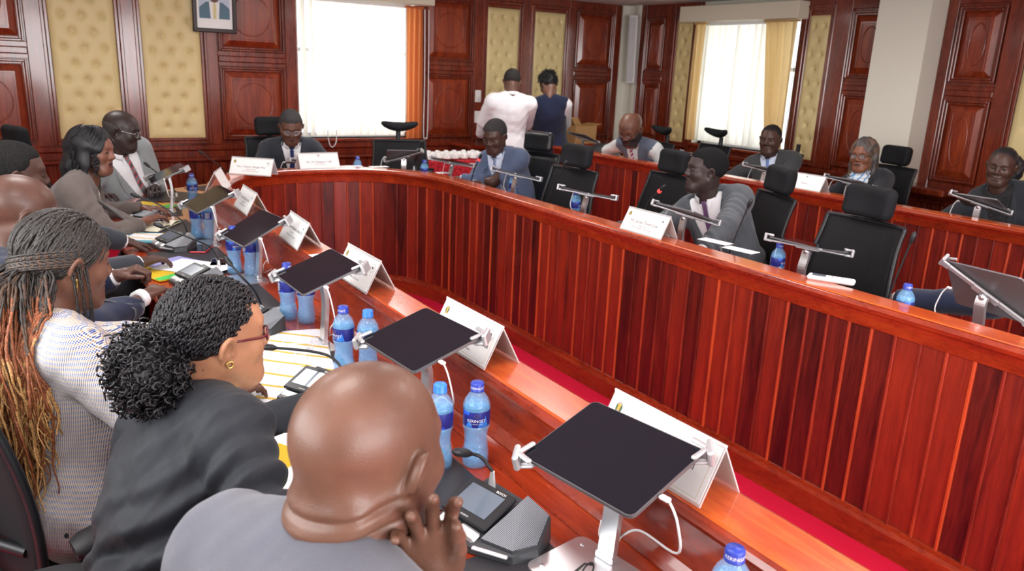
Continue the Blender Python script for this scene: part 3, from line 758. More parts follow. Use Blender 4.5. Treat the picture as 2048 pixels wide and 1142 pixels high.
    def headneck(p):
        q = ((p-hcf) @ RHf)/hs
        d = hf(q)*hs
        nk = dcap(p, neckb, neckt, (.060 if sex == 'm' else .050)+.010*fat+.006*folds, (.057 if sex == 'm' else .046)+.012*fat+.006*folds)
        nk = smin(nk, dcap(p, neckb-w*.05, neckb, .06, .056), .03)
        if folds:
            nn = (neckt-neckb)/np.linalg.norm(neckt-neckb); t = (p-neckb.astype(np.float32))@nn.astype(np.float32)
            nk = smin(nk, dell(p, neckt+RH @ np.array((0, -.050, .012)), (.058, .031, .034), RH), .03); nk = smin(nk, dell(p, neckt+RH @ np.array((0, -.050, -.030)), (.061, .034, .030), RH), .02); nk = smin(nk, dell(p, neckt+RH @ np.array((0, -.046, -.068)), (.064, .036, .036), RH), .02)
        r_ = smin(d, nk, .022+.006*folds)
        if folds:
            for z0, A_ in ((-.052, .0035), (-.078, .0042), (-.100, .003)): r_ = r_+A_*np.exp(-((q[..., 2]-z0-.25*q[..., 1]-.03)/.0045)**2)*np.clip((.0-q[..., 1])/.04, 0, 1)
        return r_
    hl = np.minimum(hcen-.135, neckb-.085); hh = np.maximum(hcen+.14, neckb+.08)
    V1, Q1 = field(headneck, hl, hh, hres); parts = [(V1, Q1)]
    core = lambda p: np.minimum(np.minimum(torso(p, -.004), armf(p, 0, -.002, .05)), armf(p, 1, -.002, .05))
    parts.append(field(core, lo, hi, .016))
    hobj = []
    for i, s in enumerate((-1, 1)):
        S_, E, Wt = arms[i]
        if hands[i] is None and not stand: continue
        dr = (Wt-E)/np.linalg.norm(Wt-E); dd = dr if not hdir or hdir[i] is None else Rw @ np.array(hdir[i], float)
        nn = Rw @ np.array(hnorm[i], float) if hnorm and hnorm[i] is not None else np.array([0, 0, 1.]) if abs(dr[2]) < .85 else np.array([s, 0, 0.])
        f_, pts = hand_fn(Wt, dd, nn, curls[i], -s if True else s, arm=E, scale=.95 if sex == 'm' else .86, thumb_out=thumb[i])
        a_, b_ = pts.min(0)-.028, pts.max(0)+.028
        parts.append(field(lambda p: smax(f_(p), -((p-(E+(Wt-E)*.5).astype(np.float32))@dr.astype(np.float32)), .002), a_, b_, min(hres, .0035)))
    V, Q = join(parts)
    # material per face: skin, lips
    cen = V[Q].mean(1); loc_h = ((cen-hcen) @ RH)/hs; mi = np.zeros(len(Q), int)
    lip = (np.abs(loc_h[:, 0]) < .021) & (loc_h[:, 1] > .083) & (loc_h[:, 2] > -.0695+.18*np.abs(loc_h[:, 0])) & (loc_h[:, 2] < -.0490-.12*np.abs(loc_h[:, 0])); mi[lip] = 1
    body = to_obj('body', V, Q, [sk, lips or LIPD], rt, mi=mi)
    # eyes
    RT4 = lambda p: hcen+RH @ (np.array(p)*hs)
    for s in (-1, 1):
        mb = MB(); n_ = 10; Vs = []; 
        for a in range(n_+1):
            for b in range(12):
                th = PI*a/n_; ph = 2*PI*b/12; Vs.append((.0118*math.sin(th)*math.cos(ph), .0118*math.cos(th), .0118*math.sin(th)*math.sin(ph)))
        down = Rx(rad(-8)); mb.add([RT4(np.array((s*.031, .0816, .0045))+down @ np.array(q)*(1, 1, .62)) for q in Vs], [(a*12+b, a*12+(b+1) % 12, (a+1)*12+(b+1) % 12, (a+1)*12+b) for a in range(n_) for b in range(12)], 0, True)
        mb.m = [1 if (k//12) < 4 else 0 for k in range(len(mb.f))]
        mb.build('eye', [EYEW, IRIS], body)
    bvh = None
    # eyebrows
    if hair is not None:
        def brow(p):
            q = ((p-hcf) @ RHf)/hs; e = 1e9
            for s in (-1, 1):
                e = np.minimum(e, smin(dcap(q, (s*.013, .0965, .024), (s*.030, .0895, .030), .0022, .0030), dcap(q, (s*.030, .0895, .030), (s*.047, .0765, .0255), .0030, .0015), .002))
            return e*hs
        try:
            c = RT4((0, .088, .027)); Vb, Qb = field(brow, c-.06, c+.06, .0022); to_obj('eyebrows', Vb, Qb, HAIRM((.01, .009, .009)), body)
        except Exception as ex: pass
    # ---------------- hair
    if hair in ('short', 'thin'):
        nz = .0025 if hair == 'thin' else .006
        def hfn(p):
            q = ((p-hcf) @ RHf)/hs
            d = dell(q, (0, -.014, .036), (.077, .098, .086)); d = smin(d, dell(q, (0, .022, .02), (.067, .072, .080)), .03)-nz
            line = .060+.5*(q[..., 1]-.06)+.30*np.maximum(np.abs(q[..., 0])-.028, 0)
            line = np.where(q[..., 1] < -.02, -.038+.35*np.abs(q[..., 1]+.09), line)
            line = np.where((q[..., 1] >= -.02) & (q[..., 1] < .045), .005+(.8*(q[..., 1]+.0)), line)
            line = line+.0035*np.sin(q[..., 0]*420+1)*np.sin(q[..., 1]*390)+.002*np.sin(q[..., 0]*900)
            if hair == 'thin': line = np.where(q[..., 1] > .0, line+.02, line)
            d = d+nz*(1-np.clip((q[..., 2]-line)/.03, 0, 1))*.85
            d = smax(d, line-q[..., 2], .003)
            return (d+.0010*np.sin(q[..., 0]*900)*np.sin(q[..., 1]*870)*np.sin(q[..., 2]*880))*hs
        Vh, Qh = field(hfn, hcen-.14, hcen+.15, max(hres*.9, .003)); to_obj('hair', Vh, Qh, HAIRM(haircol, .95), rt)
    elif hair == 'fringe':         # shaved sides, faint stubble
        pass
    # ---------------- clothes
    def collar_ring(name, mt, r0, r1, h0, h1, gap, th, back_only=False, lean=.25, fr=1.0):
        ax = (neckt-neckb)/np.linalg.norm(neckt-neckb); f = v-ax*(v@ax); f /= np.linalg.norm(f); s_ = np.cross(f, ax); n_ = 40; P = []
        a0 = gap; A = np.linspace(PI/2+a0, PI/2+2*PI-a0, n_)
        if back_only: A = np.linspace(PI+.2, 2*PI-.2, n_)
        for k in (0, 1):
            for j, hgt in enumerate(np.linspace(0, 1, 4)):
                for t in A:
                    fd = (math.sin(t)+1)/2; rr = r0+(r1-r0)*hgt+k*th
                    P.append(neckb+s_*math.cos(t)*rr+f*(math.sin(t)*rr*1.04)+ax*(h0+(h1-h0)*hgt-fd**2*.022*fr*(1)))
        F = []; q = 4*n_
        for k in (0, 1):
            for j in range(3):
                for i in range(n_-1): a = k*q+j*n_+i; F.append((a, a+1, a+n_+1, a+n_) if k else (a, a+n_, a+n_+1, a+1))
        for i in range(n_-1): F.append((3*n_+i, q+3*n_+i, q+3*n_+i+1, 3*n_+i+1)); F.append((i, i+1, q+i+1, q+i))
        for i in (0, n_-1):
            for j in range(3): F.append((j*n_+i, q+j*n_+i, q+(j+1)*n_+i, (j+1)*n_+i))
        return MB().add(P, F, 0, True).build(name, mt, rt)
    def patch(name, mt, base_bvh, rows, off, th, cols=5, from_='front'):
        P = []; miss = []
        for (wz, c0, hw) in rows:
            for i in range(cols):
                uu = c0+hw*(-1+2*i/(cols-1)); o0 = T((uu, .45, wz)); hit = base_bvh.ray_cast(Vector(o0), Vector(-v))
                miss.append(hit[0] is None)
                P.append(np.array(hit[0]) if hit[0] is not None else T((uu, .07, wz)))
        for k in range(len(P)-cols-1, -1, -1):
            if miss[k] or (P[k]-P[k+cols])@v < -.030: P[k] = P[k]+v*((P[k+cols]-P[k])@v-.004)
        P = np.array(P); R_ = len(rows); A = P+v*off; B = P+v*(off+th); Vv = np.vstack([A, B]); q = len(A); F = []
        for j in range(R_-1):
            for i in range(cols-1): a = j*cols+i; F += [(a, a+cols, a+cols+1, a+1), (q+a, q+a+1, q+a+cols+1, q+a+cols)]
        for j in range(R_-1):
            for i in (0, cols-1): a = j*cols+i; F.append((a, q+a, q+a+cols, a+cols))
        for i in range(cols-1):
            for a in (i, (R_-1)*cols+i): F.append((a, a+1, q+a+1, q+a))
        return MB().add(Vv, F, 0, True).build(name, mt, rt)
    def mk_bvh(V, Q): return BVHTree.FromPolygons([tuple(p) for p in V], [tuple(map(int, q)) for q in Q])
    Vc = lambda q: (L*w0/.5)                                       # height where the V closes
    zc = L*.5*w0/.20*.8
    def wedge(q): # >0 inside the V opening
        return (.078*vw*np.clip((q[..., 2]-zc)/(L-zc), 0, 1.3)-np.abs(q[..., 0])-.004)
    is_j = outfit in ('suit', 'blazer', 'waistcoat')
    shm = shirt or fab('white_shirt', (.78, .79, .82), var=.04, bump=.1)
    g_sh = .010 if not extra else .002
    neckcut = lambda p: dcap(p, neckb-w*.0, neckt+(neckt-neckb)*.6, (.062 if sex == 'm' else .053)+.009*fat-(.008 if stand else 0))
    # shirt / blouse / tweed body
    sleeves_shirt = outfit in ('shirt', 'waistcoat', 'tweed')
    def shirtf(p):
        g = g_sh+(.006 if outfit in ('shirt', 'tweed') else 0); d = torso(p, g)
        if sleeves_shirt:
            for i in (0, 1): d = smin(d, armf(p, i, g+.004, .0 if outfit != 'tweed' else .03), .03)
            d = d+wrinkle(p, wr*1.1, 3)
        d = smax(d, -neckcut(p), .008)
        q = (p-Hpf) @ TBf
        return smax(d, -(q[..., 2]+(.03 if outfit != 'tweed' else .10)), .01)
    Vs, Qs = field(shirtf, lo, hi, res if sleeves_shirt or outfit == 'shirt' else max(res, .009))
    to_obj('blouse' if sex == 'f' else 'shirt', Vs, Qs, shm, rt); sb = mk_bvh(Vs, Qs)
    if outfit in ('suit', 'blazer', 'waistcoat'):
        jm = colour
        def jac(p):
            q = (p-Hpf) @ TBf; g = .021 if outfit != 'waistcoat' else .019
            d = torso(p, g)
            if outfit != 'waistcoat':
                for i in (0, 1): d = smin(d, armf(p, i, .019, .012, .85), .035)
                # padded shoulders
                for s in (-1, 1): d = smin(d, dell(q, (s*(sw-.028), -.012, L-.062), (.045, .060, .032)), .02)
            else:
                for i in (0, 1):
                    S_ = arms[i][0]; d = smax(d, -(np.linalg.norm(p-(S_+(arms[i][1]-S_)*.12).astype(np.float32), axis=-1)-.092), .006)
            d = d+wrinkle(p, wr, 11)
            if extra: d = extra(p, q, d, arms, L)
            d = smax(d, -neckcut(p)-.004, .006)
            wd_ = np.minimum(wedge(q), q[..., 1]-.01)
            d = smax(d, wd_, .004)
            return smax(d, -(q[..., 2]+.09), .012)
        Vj, Qj = field(jac, lo, hi, res); to_obj('waistcoat' if outfit == 'waistcoat' else 'jacket', Vj, Qj, jm, rt); jb = mk_bvh(Vj, Qj)
        if outfit != 'waistcoat':
            lm = jm; folds or collar_ring('jacket_collar', lm, (.071 if sex == 'm' else .062)+.008*fat, (.066 if sex == 'm' else .057)+.009*fat, .002, .032, 1.0, .005)
            for s in (-1, 1):
                rows = []
                for t in np.linspace(0, 1, 14):
                    wz = zc+.005+(L-.03-zc)*t; e = .078*vw*(wz-zc)/(L-zc); wd = .012+.040*math.sin(PI*min(1, t*1.05))**.7*(1 if t < .72 else .82)
                    rows.append((wz, s*(e+wd*.5-.004), wd*.5))
                patch('lapel', lm, jb, rows, .0015, .0045)
    if outfit in ('suit', 'waistcoat', 'shirt') and sex == 'm':
        folds or collar_ring('shirt_collar', shm, (.064+.010*fat), (.064+.011*fat), -.006, .028, .34 if outfit != 'shirt' or tie else .3, .0035, fr=1.0)
        for s in (-1, 1):
            rows = [(L-.012-.045*t, s*(.020+.012*t), .004+.010*math.sin(PI*min(1, .30+t*.66))) for t in np.linspace(0, 1, 6)]
            patch('collar_point', shm, sb, rows, .003, .002, 4)
    if tie is not None:
        rows = []
        for t in np.linspace(0, 1, 22):
            wz = L-.008-(L-.008-zc+.03)*t; hw = .017 if t < .08 else (.013 if t < .12 else .013+.020*(t-.12)/.88); rows.append((wz, 0, hw))
        patch('tie', tie, sb, rows, .003, .004, 5)
        MB().box(T((0, .0, 0))*0, (.034, .02, .03), TB, bev=.008)
    if hairfn:
        global CUR
        CUR = jb if outfit in ('suit', 'blazer', 'waistcoat') else sb
        hairfn(rt, hcen, RH, hs, T, L, hcf, RHf, neckb, w)
    # trousers and shoes
    if legs:
        pm_ = fab('dark_trousers', (.02, .021, .026))
        if stand:
            def tr(p):
                d = dell(p, (0, -.01, .93), (.165, .125, .12))
                for s in (-1, 1): d = smin(d, smin(dcap(p, (s*.09, 0, .88), (s*.10, .0, .48), .085, .062), dcap(p, (s*.10, 0, .48), (s*.105, -.01, .06), .060, .05), .02), .04)
                return d
            Vt, Qt = field(tr, (-.3, -.25, -.02), (.3, .25, 1.06), .014)
            feet = [((s*.105, -.02, .035), (s*.11, .15, .03)) for s in (-1, 1)]
        else:
            zk = .49
            def tr(p):
                d = smax(torso(p, .012), ((p-Hpf) @ TBf)[..., 2]-.10, .01)
                for s in (-1, 1): d = smin(d, smin(dcap(p, (s*.09, .0, .515), (s*.13, .40, .50), .088, .062), dcap(p, (s*.13, .41, .47), (s*.13, .38, .09), .060, .048), .02), .04)
                return d
            Vt, Qt = field(tr, (-.32, -.25, 0), (.32, .56, .80), .016)
            feet = [((s*.13, .36, .035), (s*.14, .52, .03)) for s in (-1, 1)]
        to_obj('trousers' if sex == 'm' else 'skirt_and_legs', Vt, Qt, pm_, rt)
        for a_, b_ in feet:
            mb = MB().tube([a_, ((a_[0]+b_[0])/2, (a_[1]+b_[1])/2, .04), b_], [.036, .042, .030], 10); mb.build('shoe', M['black'], rt)
    # glasses
    if glasses is not None:
        g = MB(); flat, rr = glasses.get('flat', .72), .0225
        for s in (-1, 1):
            P = [RT4((s*.0315+rr*math.cos(t), .1005-.010*abs(math.cos(t) if s*math.cos(t) > 0 else 0), .002+rr*flat*math.sin(t))) for t in np.linspace(0, 2*PI, 25)]; g.tube(P, glasses.get('w', .0013), 6, cap=False)
        g.tube([RT4((-.009, .1005, .006)), RT4((0, .106, .008)), RT4((.009, .1005, .006))], .0012, 6)
        fo = g.build('spectacles', glasses['m'], rt)
        for s in (-1, 1):
            MB().tube([RT4((s*.054, .092, .006)), RT4((s*.0715, .072, .008)), RT4((s*.0765, .02, .010)), RT4((s*.0785, -.012, .014)), RT4((s*.079, -.024, -.004))], glasses.get('w', .0013)*1.25, 6).build('temple', glasses.get('tm', glasses['m']), fo)
            mb = MB(); mb.add([RT4((s*.0315+rr*.95*math.cos(t), .1005, .002+rr*.95*flat*math.sin(t))) for t in np.linspace(0, 2*PI, 17)[:-1]], [tuple(range(16))]); mb.build('lens', LENS, fo)
    # cuffs
    if is_j and outfit != 'waistcoat' and cuff and sex == 'm':
        for i in (0, 1):
            if hands[i] is None: continue
            S_, E, Wt = arms[i]; dr = (Wt-E)/np.linalg.norm(Wt-E); MB().tube([Wt-dr*.03, Wt-dr*.001], [.034, .0335], 14).build('shirt_cuff', shm, rt)
    return dict(rt=rt, hcen=hcen, RH=RH, hs=hs, T=T, L=L, arms=arms, RT4=RT4, loc=loc, sb=sb, patch=patch, v=v, u=u, w=w, neckb=neckb, neckt=neckt, jb=jb if is_j else sb, body=body, collar_ring=collar_ring)
LENS = mat('clear_lens', (.8, .85, .9), .03, alpha=.12, spec=1)
_hm = {}
def HAIRM(c, rough=.45):
    if (c, rough) not in _hm:
        m = mat('hair', c, rough, spec=.5 if rough < .8 else .15); N = NT(m); n = N.n('TexNoise', {'Vector': N.co(), 'Scale': 350.0, 'Detail': 2.0}); N.bump(n, .9, .002)
        N.l(N.ramp(n, [(.35, tuple(x*.5 for x in c)), (.7, tuple(min(1, x*1.8+.004) for x in c))]), N.b.inputs['Base Color']); _hm[(c, rough)] = m
    return _hm[(c, rough)]
# ------------------------------------------------------------------ tablets on stands
def make_tablet(loc, h, tilt, rz, label, steep=False, loop=1, diag=1):
    """sitter side is local -X; loc = point on the desk under the tablet centre"""
    rt = thing('tablet_on_stand', label, 'tablet', loc, rz, 'tablets on aluminium desk stands')
    MB().prism(rrect(.16, .17, .02), 0, .006, c=(-.045, 0, 0)).build('base_plate', M['silver'], rt)
    mb = MB()
    for a, b in ((-.10, .06), (-.10, -.06), (.01, .06)): mb.lathe([(.0, .0075), (.005, .0075), (.006, .006)], 10, (a, b, .0))
    mb.build('screws', M['silver'], rt)
    R = Ry(-tilt)                      # normal leans to -X
    cz = h
    top = np.array([0, 0, cz]) - R @ np.array([0, 0, .03])
    pts = spline([(.012, 0, .004), (.016, 0, .05), (.022, 0, h*.55), (top[0]+.006, 0, top[2]-.03), (top[0], 0, top[2])], 5)
    mb = MB(); V = []
    for i, p in enumerate(pts):
        t = pts[min(i+1, len(pts)-1)]-pts[max(i-1, 0)]; t /= np.linalg.norm(t); n = np.array([t[2], 0, -t[0]])
        for a, b in ((-1, -1), (1, -1), (1, 1), (-1, 1)): V.append(p+n*.0065*a+np.array([0, .019*b, 0]))
    F = [(i*4+j, i*4+(j+1) % 4, (i+1)*4+(j+1) % 4, (i+1)*4+j) for i in range(len(pts)-1) for j in range(4)]
    mb.add(V, F).box((.012, 0, .012), (.022, .044, .014), bev=.003); mb.build('post', M['silver'], rt)
    MB().lathe([(.0, -.012), (.011, -.012), (.011, .012), (0, .012)], 12).build('pivot', M['silver'], rt, top, (0, PI/2, 0))
    TW, TH = .205, .268               # local x, y of the tablet
    tb = MB().prism(rrect(TW, TH, .014, 5), -.0035, .0035, R=R, c=(0, 0, cz)).build('tablet_body', M['tabletback'], rt)
    MB().prism(rrect(TW-.004, TH-.004, .012, 5), .0036, .0042, R=R, c=(0, 0, cz)).build('screen', M['screen'], tb)
    e = np.array([-TW/2, TH/2*diag, 0]); L = np.linalg.norm(e); d = e/L; q = np.array([-d[1], d[0], 0])
    D = np.stack([d, q, [0, 0, 1]], 1)
    def P(v): return R @ (D @ np.array(v)) + np.array([0, 0, cz])
    mb = MB(); mb.box(P((0, 0, -.013)), (2*L+.006, .022, .009), R @ D, bev=.003); mb.box(P((0, 0, -.018)), (.10, .03, .008), R @ D, bev=.003)
    mb.build('crossbar', M['silverpaint'], rt)
    for s in (-1, 1):
        mb = MB(); x = L*s+s*.004
        mb.box(P((x+s*.004, 0, -.002)), (.012, .044, .034), R @ D, bev=.004); mb.box(P((x-s*.012, 0, -.015)), (.03, .03, .008), R @ D, bev=.003)
        for k in (-1, 1):
            a = rad(45)*k; RR = D @ Rz(a)
            mb.box(P((x-s*.014, k*.0145, .0095)), (.011, .038, .008), R @ D @ Rz(rad(45)*k*s), bev=.003)
        mb.build('clamp', M['silverpaint'], rt)
    if loop:
        y = -TH/2+.01
        a = P((0, 0, 0)); s0 = R @ np.array([-.03, -TH/2-.004, -.001]) + np.array([0, 0, cz])
        pts = [s0, s0+(0, -.018, -.004), s0+(.005, -.035, -.04), s0+(.02, -.03, -h*.45), (.03, -.06, .09), (.03, -.02, .06), (.035, .0, .03), (.06, .06, .004), (.11, .10, .004)]
        pts = [np.array(p, float) for p in pts]
        mb = MB().tube(spline(pts, 6), .0024, 6); mb.box(s0+np.array([0, -.008, -.001]), (.012, .02, .007), bev=.002); mb.build('charging_cable', M['cable'], rt)
    return rt
near_t = [(.87, .975, .23, 17, 'tablet on stand nearest the camera, in front of the bald man in grey'),
          (.83, 1.68, .235, 16, 'tablet on stand in front of the woman with curly hair, second nearest'),
          (.80, 2.36, .25, 20, 'tablet on stand in front of the woman with long braids, beside the blue tweed jacket'),
          (.83, 3.25, .22, 27, 'tablet on stand with golden reflection in front of the bald man with glasses'),
          (.81, 3.98, .225, 25, 'tablet on stand with golden reflection beside the open notebook'),
          (.78, 4.95, .225, 24, 'tablet on stand in front of the man with the red striped tie')]
for (x, y, h, t, l), yw in zip(near_t, (9, 5, 1, 6, 3, -4)): make_tablet((x, y, ZD), h, rad(t), rad(yw), l, diag=1)
make_tablet((1.88, 5.78, ZD), .17, rad(14), rad(-95), 'tablet on stand behind the name sign of the man at the head of the desk')
make_tablet((2.66, 5.72, ZD), .20, rad(30), rad(-112), 'tablet on stand in front of the empty chair right of the head of the desk', diag=-1)
for px, py, z, t, l, dg in ((905, 323, .98, 8, 'tablet on stand left of the man in the blue suit', 1), (1033, 347, .98, 12, 'tablet on stand right of the man in the blue suit', 1), (1175, 384, .98, 9, 'tablet on stand above a bottle before the first empty far row chair', 1),
        (1372, 425, .985, 20, 'tablet on stand behind the name sign of the man with the purple tie', 1), (1617, 489, .985, 9, 'tablet on stand beside the white remote control', 1)):
    p = on_z(px, py, z); make_tablet((p[0], p[1], ZD), z-ZD, rad(t), PI, l, diag=dg)
make_tablet((2.82, 1.29, ZD), .225, rad(56), rad(176), 'large steeply tilted tablet seen from behind at the right edge', diag=1)
for px, py, z, t, l in ((1172, 275, .98, 24, 'tablet on stand at the far end of the second row'), (1272, 299, .98, 14, 'tablet on stand in front of the man in the grey waistcoat'), (1400, 312, .98, 16, 'tablet on stand in front of the empty second row chair by the window'),
        (1520, 339, .98, 16, 'tablet on stand in front of the man in the dark suit by the window'), (1700, 363, .98, 16, 'tablet on stand in front of the woman with the white scarf'), (1932, 408, .985, 26, 'tablet on stand in front of the woman with the gold badge')):
    p = on_z(px, py, z); make_tablet((min(max(p[0], 4.98), 5.2), p[1], ZD), z-ZD, rad(t), PI, l, diag=1)

# ------------------------------------------------------------------ name signs
acr = mat('clear_acrylic', (.86, .88, .88), .08, alpha=.38, spec=.8)
EM = [mat('crest_gold', srgb(196, 160, 60), .5), mat('crest_green', srgb(60, 90, 60), .5), mat('crest_grey', srgb(150, 150, 150), .5)]
gl = mat('gold_line', srgb(214, 190, 140), .6)
def name_sign(loc, rz, lines, label, crest=True, seal='right', h=.108, w=.298, two=True):
    rt = thing('name_sign', label, 'name sign', loc, rz, 'tent name signs')
    hd = .056; a = math.atan2(hd, h); sl = math.hypot(hd, h)
    # front slab faces -X. local sheet frame: s along Y (reading direction -Y), t up the slab
    def sheet(side):
        o = np.array([-hd*side, 0, 0]); up = np.array([hd*side, 0, h])/sl; n = np.array([-h*side, 0, hd])/sl; rd = np.array([0, -1.*side, 0])
        return o, up, n, rd
    for side, nm in ((1, 'front_panel'), (-1, 'rear_panel')):
        o, up, n, rd = sheet(side); R = np.stack([rd, up, n], 1)
        p = MB().box(o+up*sl/2-n*.002, (w, sl, .004), R, bev=.001).build(nm, acr, rt)
        MB().box(o+up*(sl/2)+n*.0004, (w-.008, sl-.012, .0008), R).build('card', M['card'], p)
    MB().tube([(0, -w/2, h), (0, w/2, h)], .003, 8).build('ridge', acr, rt)
    o, up, n, rd = sheet(1)
    def put(mb, V, s0, t0, m=0, F=None, e=.0011): mb.add([o+rd*(s0+v[0])+up*(t0+v[1])+n*(e) for v in V], F, m)
    mb = MB()
    for q in ((0, .012, w-.03, .0008), (0, sl-.012, w-.03, .0008)): put(mb, [(-q[2]/2, -q[3]/2), (q[2]/2, -q[3]/2), (q[2]/2, q[3]/2), (-q[2]/2, q[3]/2)], q[0], q[1], 0, [(0, 1, 2, 3)])
    for sx in (-1, 1): put(mb, [(-.0004, 0), (.0004, 0), (.0004, sl-.024), (-.0004, sl-.024)], sx*(w/2-.015), .012, 0, [(0, 1, 2, 3)])
    mb.build('border_line', gl, rt)
    mb = MB()
    for txt, size, t in lines:
        V, F = text_geo(txt, size); put(mb, V, 0, t, 0, F)
    mb.build('lettering', M['ink'], rt)
    def disc2(mb, s, t, rx, ry, m, e, n_=20): put(mb, [(rx*math.cos(k), ry*math.sin(k)) for k in np.linspace(0, 2*PI, n_+1)[:-1]], s, t, m, [tuple(range(n_))], e)
    if crest:
        mb = MB(); s, t = -w/2+.03, sl-.03
        disc2(mb, s, t, .009, .012, 2, .0012); disc2(mb, s, t+.001, .005, .008, 0, .0015)
        for k in (-1, 1): disc2(mb, s+k*.006, t-.001, .0025, .008, 1, .0016, 10)
        disc2(mb, s, t-.010, .007, .002, 0, .0018, 10); mb.build('crest', EM, rt)
    if seal:
        s, t = (w/2-.034, sl-.034) if seal == 'right' else (0, sl-.022); r = .0155 if seal == 'right' else .012
        mb = MB(); V = []; 
        for k in range(32):
            a_ = 2*PI*k/32
            V += [(r*math.cos(a_), r*math.sin(a_)), ((r-.0009)*math.cos(a_), (r-.0009)*math.sin(a_))]
        put(mb, V, s, t, 0, [(2*k, (2*k+2) % 64, (2*k+3) % 64, 2*k+1) for k in range(32)])
        disc2(mb, s, t+.001, .003, .0045, 0, .0013, 10)
        for k in (-1, 1): disc2(mb, s+k*.0035, t, .0012, .005, 0, .0014, 8)
        mb.build('round_seal', M['ink'], rt)
    return rt
ZS = ZR+.0045
name_sign((1.028, 1.00, ZS), rad(2), [('Hon. Bol Ring Muorwel', .022, .055), ('Chairperson, PIC', .010, .038)], 'tent name sign nearest the camera, half hidden by the nearest tablet')
name_sign((1.022, 1.745, ZS), rad(1), [('Hon. Peter Lomude Francisca', .021, .052), ('Member, PIC', .010, .036), ('TNLA, Republic of South Sudan', .009, .024)], 'tent name sign on the near rim between the second tablet and the carpet aisle')
name_sign((1.016, 2.505, ZS), rad(0), [('Hon. Adut Kual Aban', .023, .052), ('Member, PIC', .010, .036), ('TNLA, Republic of South Sudan', .009, .024)], 'tent name sign ending in Aban on the near rim beside the third tablet')
name_sign((1.012, 3.20, ZS), rad(-3), [('Hon. Duowia Bandicu Aban Paul', .0195, .062), ('Member, PIC', .010, .045), ('TNLA, Republic of South Sudan', .010, .031)], 'tent name sign with a long name beside the golden reflecting tablet', crest=False)
name_sign((1.015, 4.00, ZS), rad(-2), [('Hon. Rebecca Joshua', .020, .062), ('Member, PIC', .010, .045), ('TNLA, Republic of South Sudan', .009, .031)], 'tent name sign on the near rim just before the desk starts to curve', crest=False)
name_sign((1.025, 4.75, ZS), rad(-22), [('Hon. Member', .020, .055)], 'tent name sign seen edge on at the start of the curved rim', crest=False, seal=None, w=.22)
name_sign((1.37, 5.285, ZS), rad(48), [('Hon. Stephen Mangar Mut', .0185, .052), ('Chairperson, PIC', .010, .036), ('TNLA, Republic of South Sudan', .009, .024)], 'tilted tent name sign with crest, left of the centred one')
name_sign((1.88, 5.49, ZS), rad(91), [('Mr. J.M. Nyagetuo, CBS', .0195, .047), ('Clerk of the Senate', .010, .032)], 'tent name sign with centred seal before the man at the desk head', crest=False, seal='centre')
name_sign((2.598, 2.78, ZS), rad(0), [('Mr. James Thiam Lual', .0225, .052), ('Budget Officer', .0095, .037), ('TNLA, Republic of South Sudan', .0105, .025)], 'tent name sign in front of the man with the purple tie, on the far rim')
name_sign((4.84, 3.57, ZS), rad(0), [('Member', .016, .045)], 'cream tent name sign on the second row rim, left of the woman with the scarf', crest=False, seal='centre')

# ------------------------------------------------------------------ water bottles
pet = mat('blue_clear_plastic', srgb(140, 200, 246), .06, alpha=.30, spec=1); N = NT(pet)
N.bump(N.n('TexNoise', {'Vector': N.co((1, 1, 1.3)), 'Scale': 90.0, 'Detail': 2.0}), .8, .004)
capm = mat('blue_cap', srgb(38, 60, 160), .35); capl = mat('light_blue_cap', srgb(52, 122, 214), .35)
lab = mat('bottle_label', srgb(36, 44, 128), .4); N = NT(lab)
g = N.co(); sx = N.n('SeparateXYZ', {0: g})
wv = N.n('TexVoronoi', {'Vector': N.co((22, 22, 16)), 'Scale': 1.0}, distance='MANHATTAN'); N.l(N.ramp(wv, [(.30, srgb(44, 92, 220)), (.34, srgb(34, 40, 124))], 'CONSTANT'), N.b.inputs['Base Color'])
wat = mat('blue_water', srgb(112, 186, 240), .1, alpha=.34, spec=1); N = NT(wat)
N.bump(N.n('TexVoronoi', {'Vector': N.co((1, 1, .7)), 'Scale': 85.0}), .7, .004)
def bend_text(mb, txt, size, r, ang0, z, m=0):
    V, F = text_geo(txt, size); mb.add([(r*math.cos(ang0+v[0]/r), r*math.sin(ang0+v[0]/r), z+v[1]) for v in V], F, m)
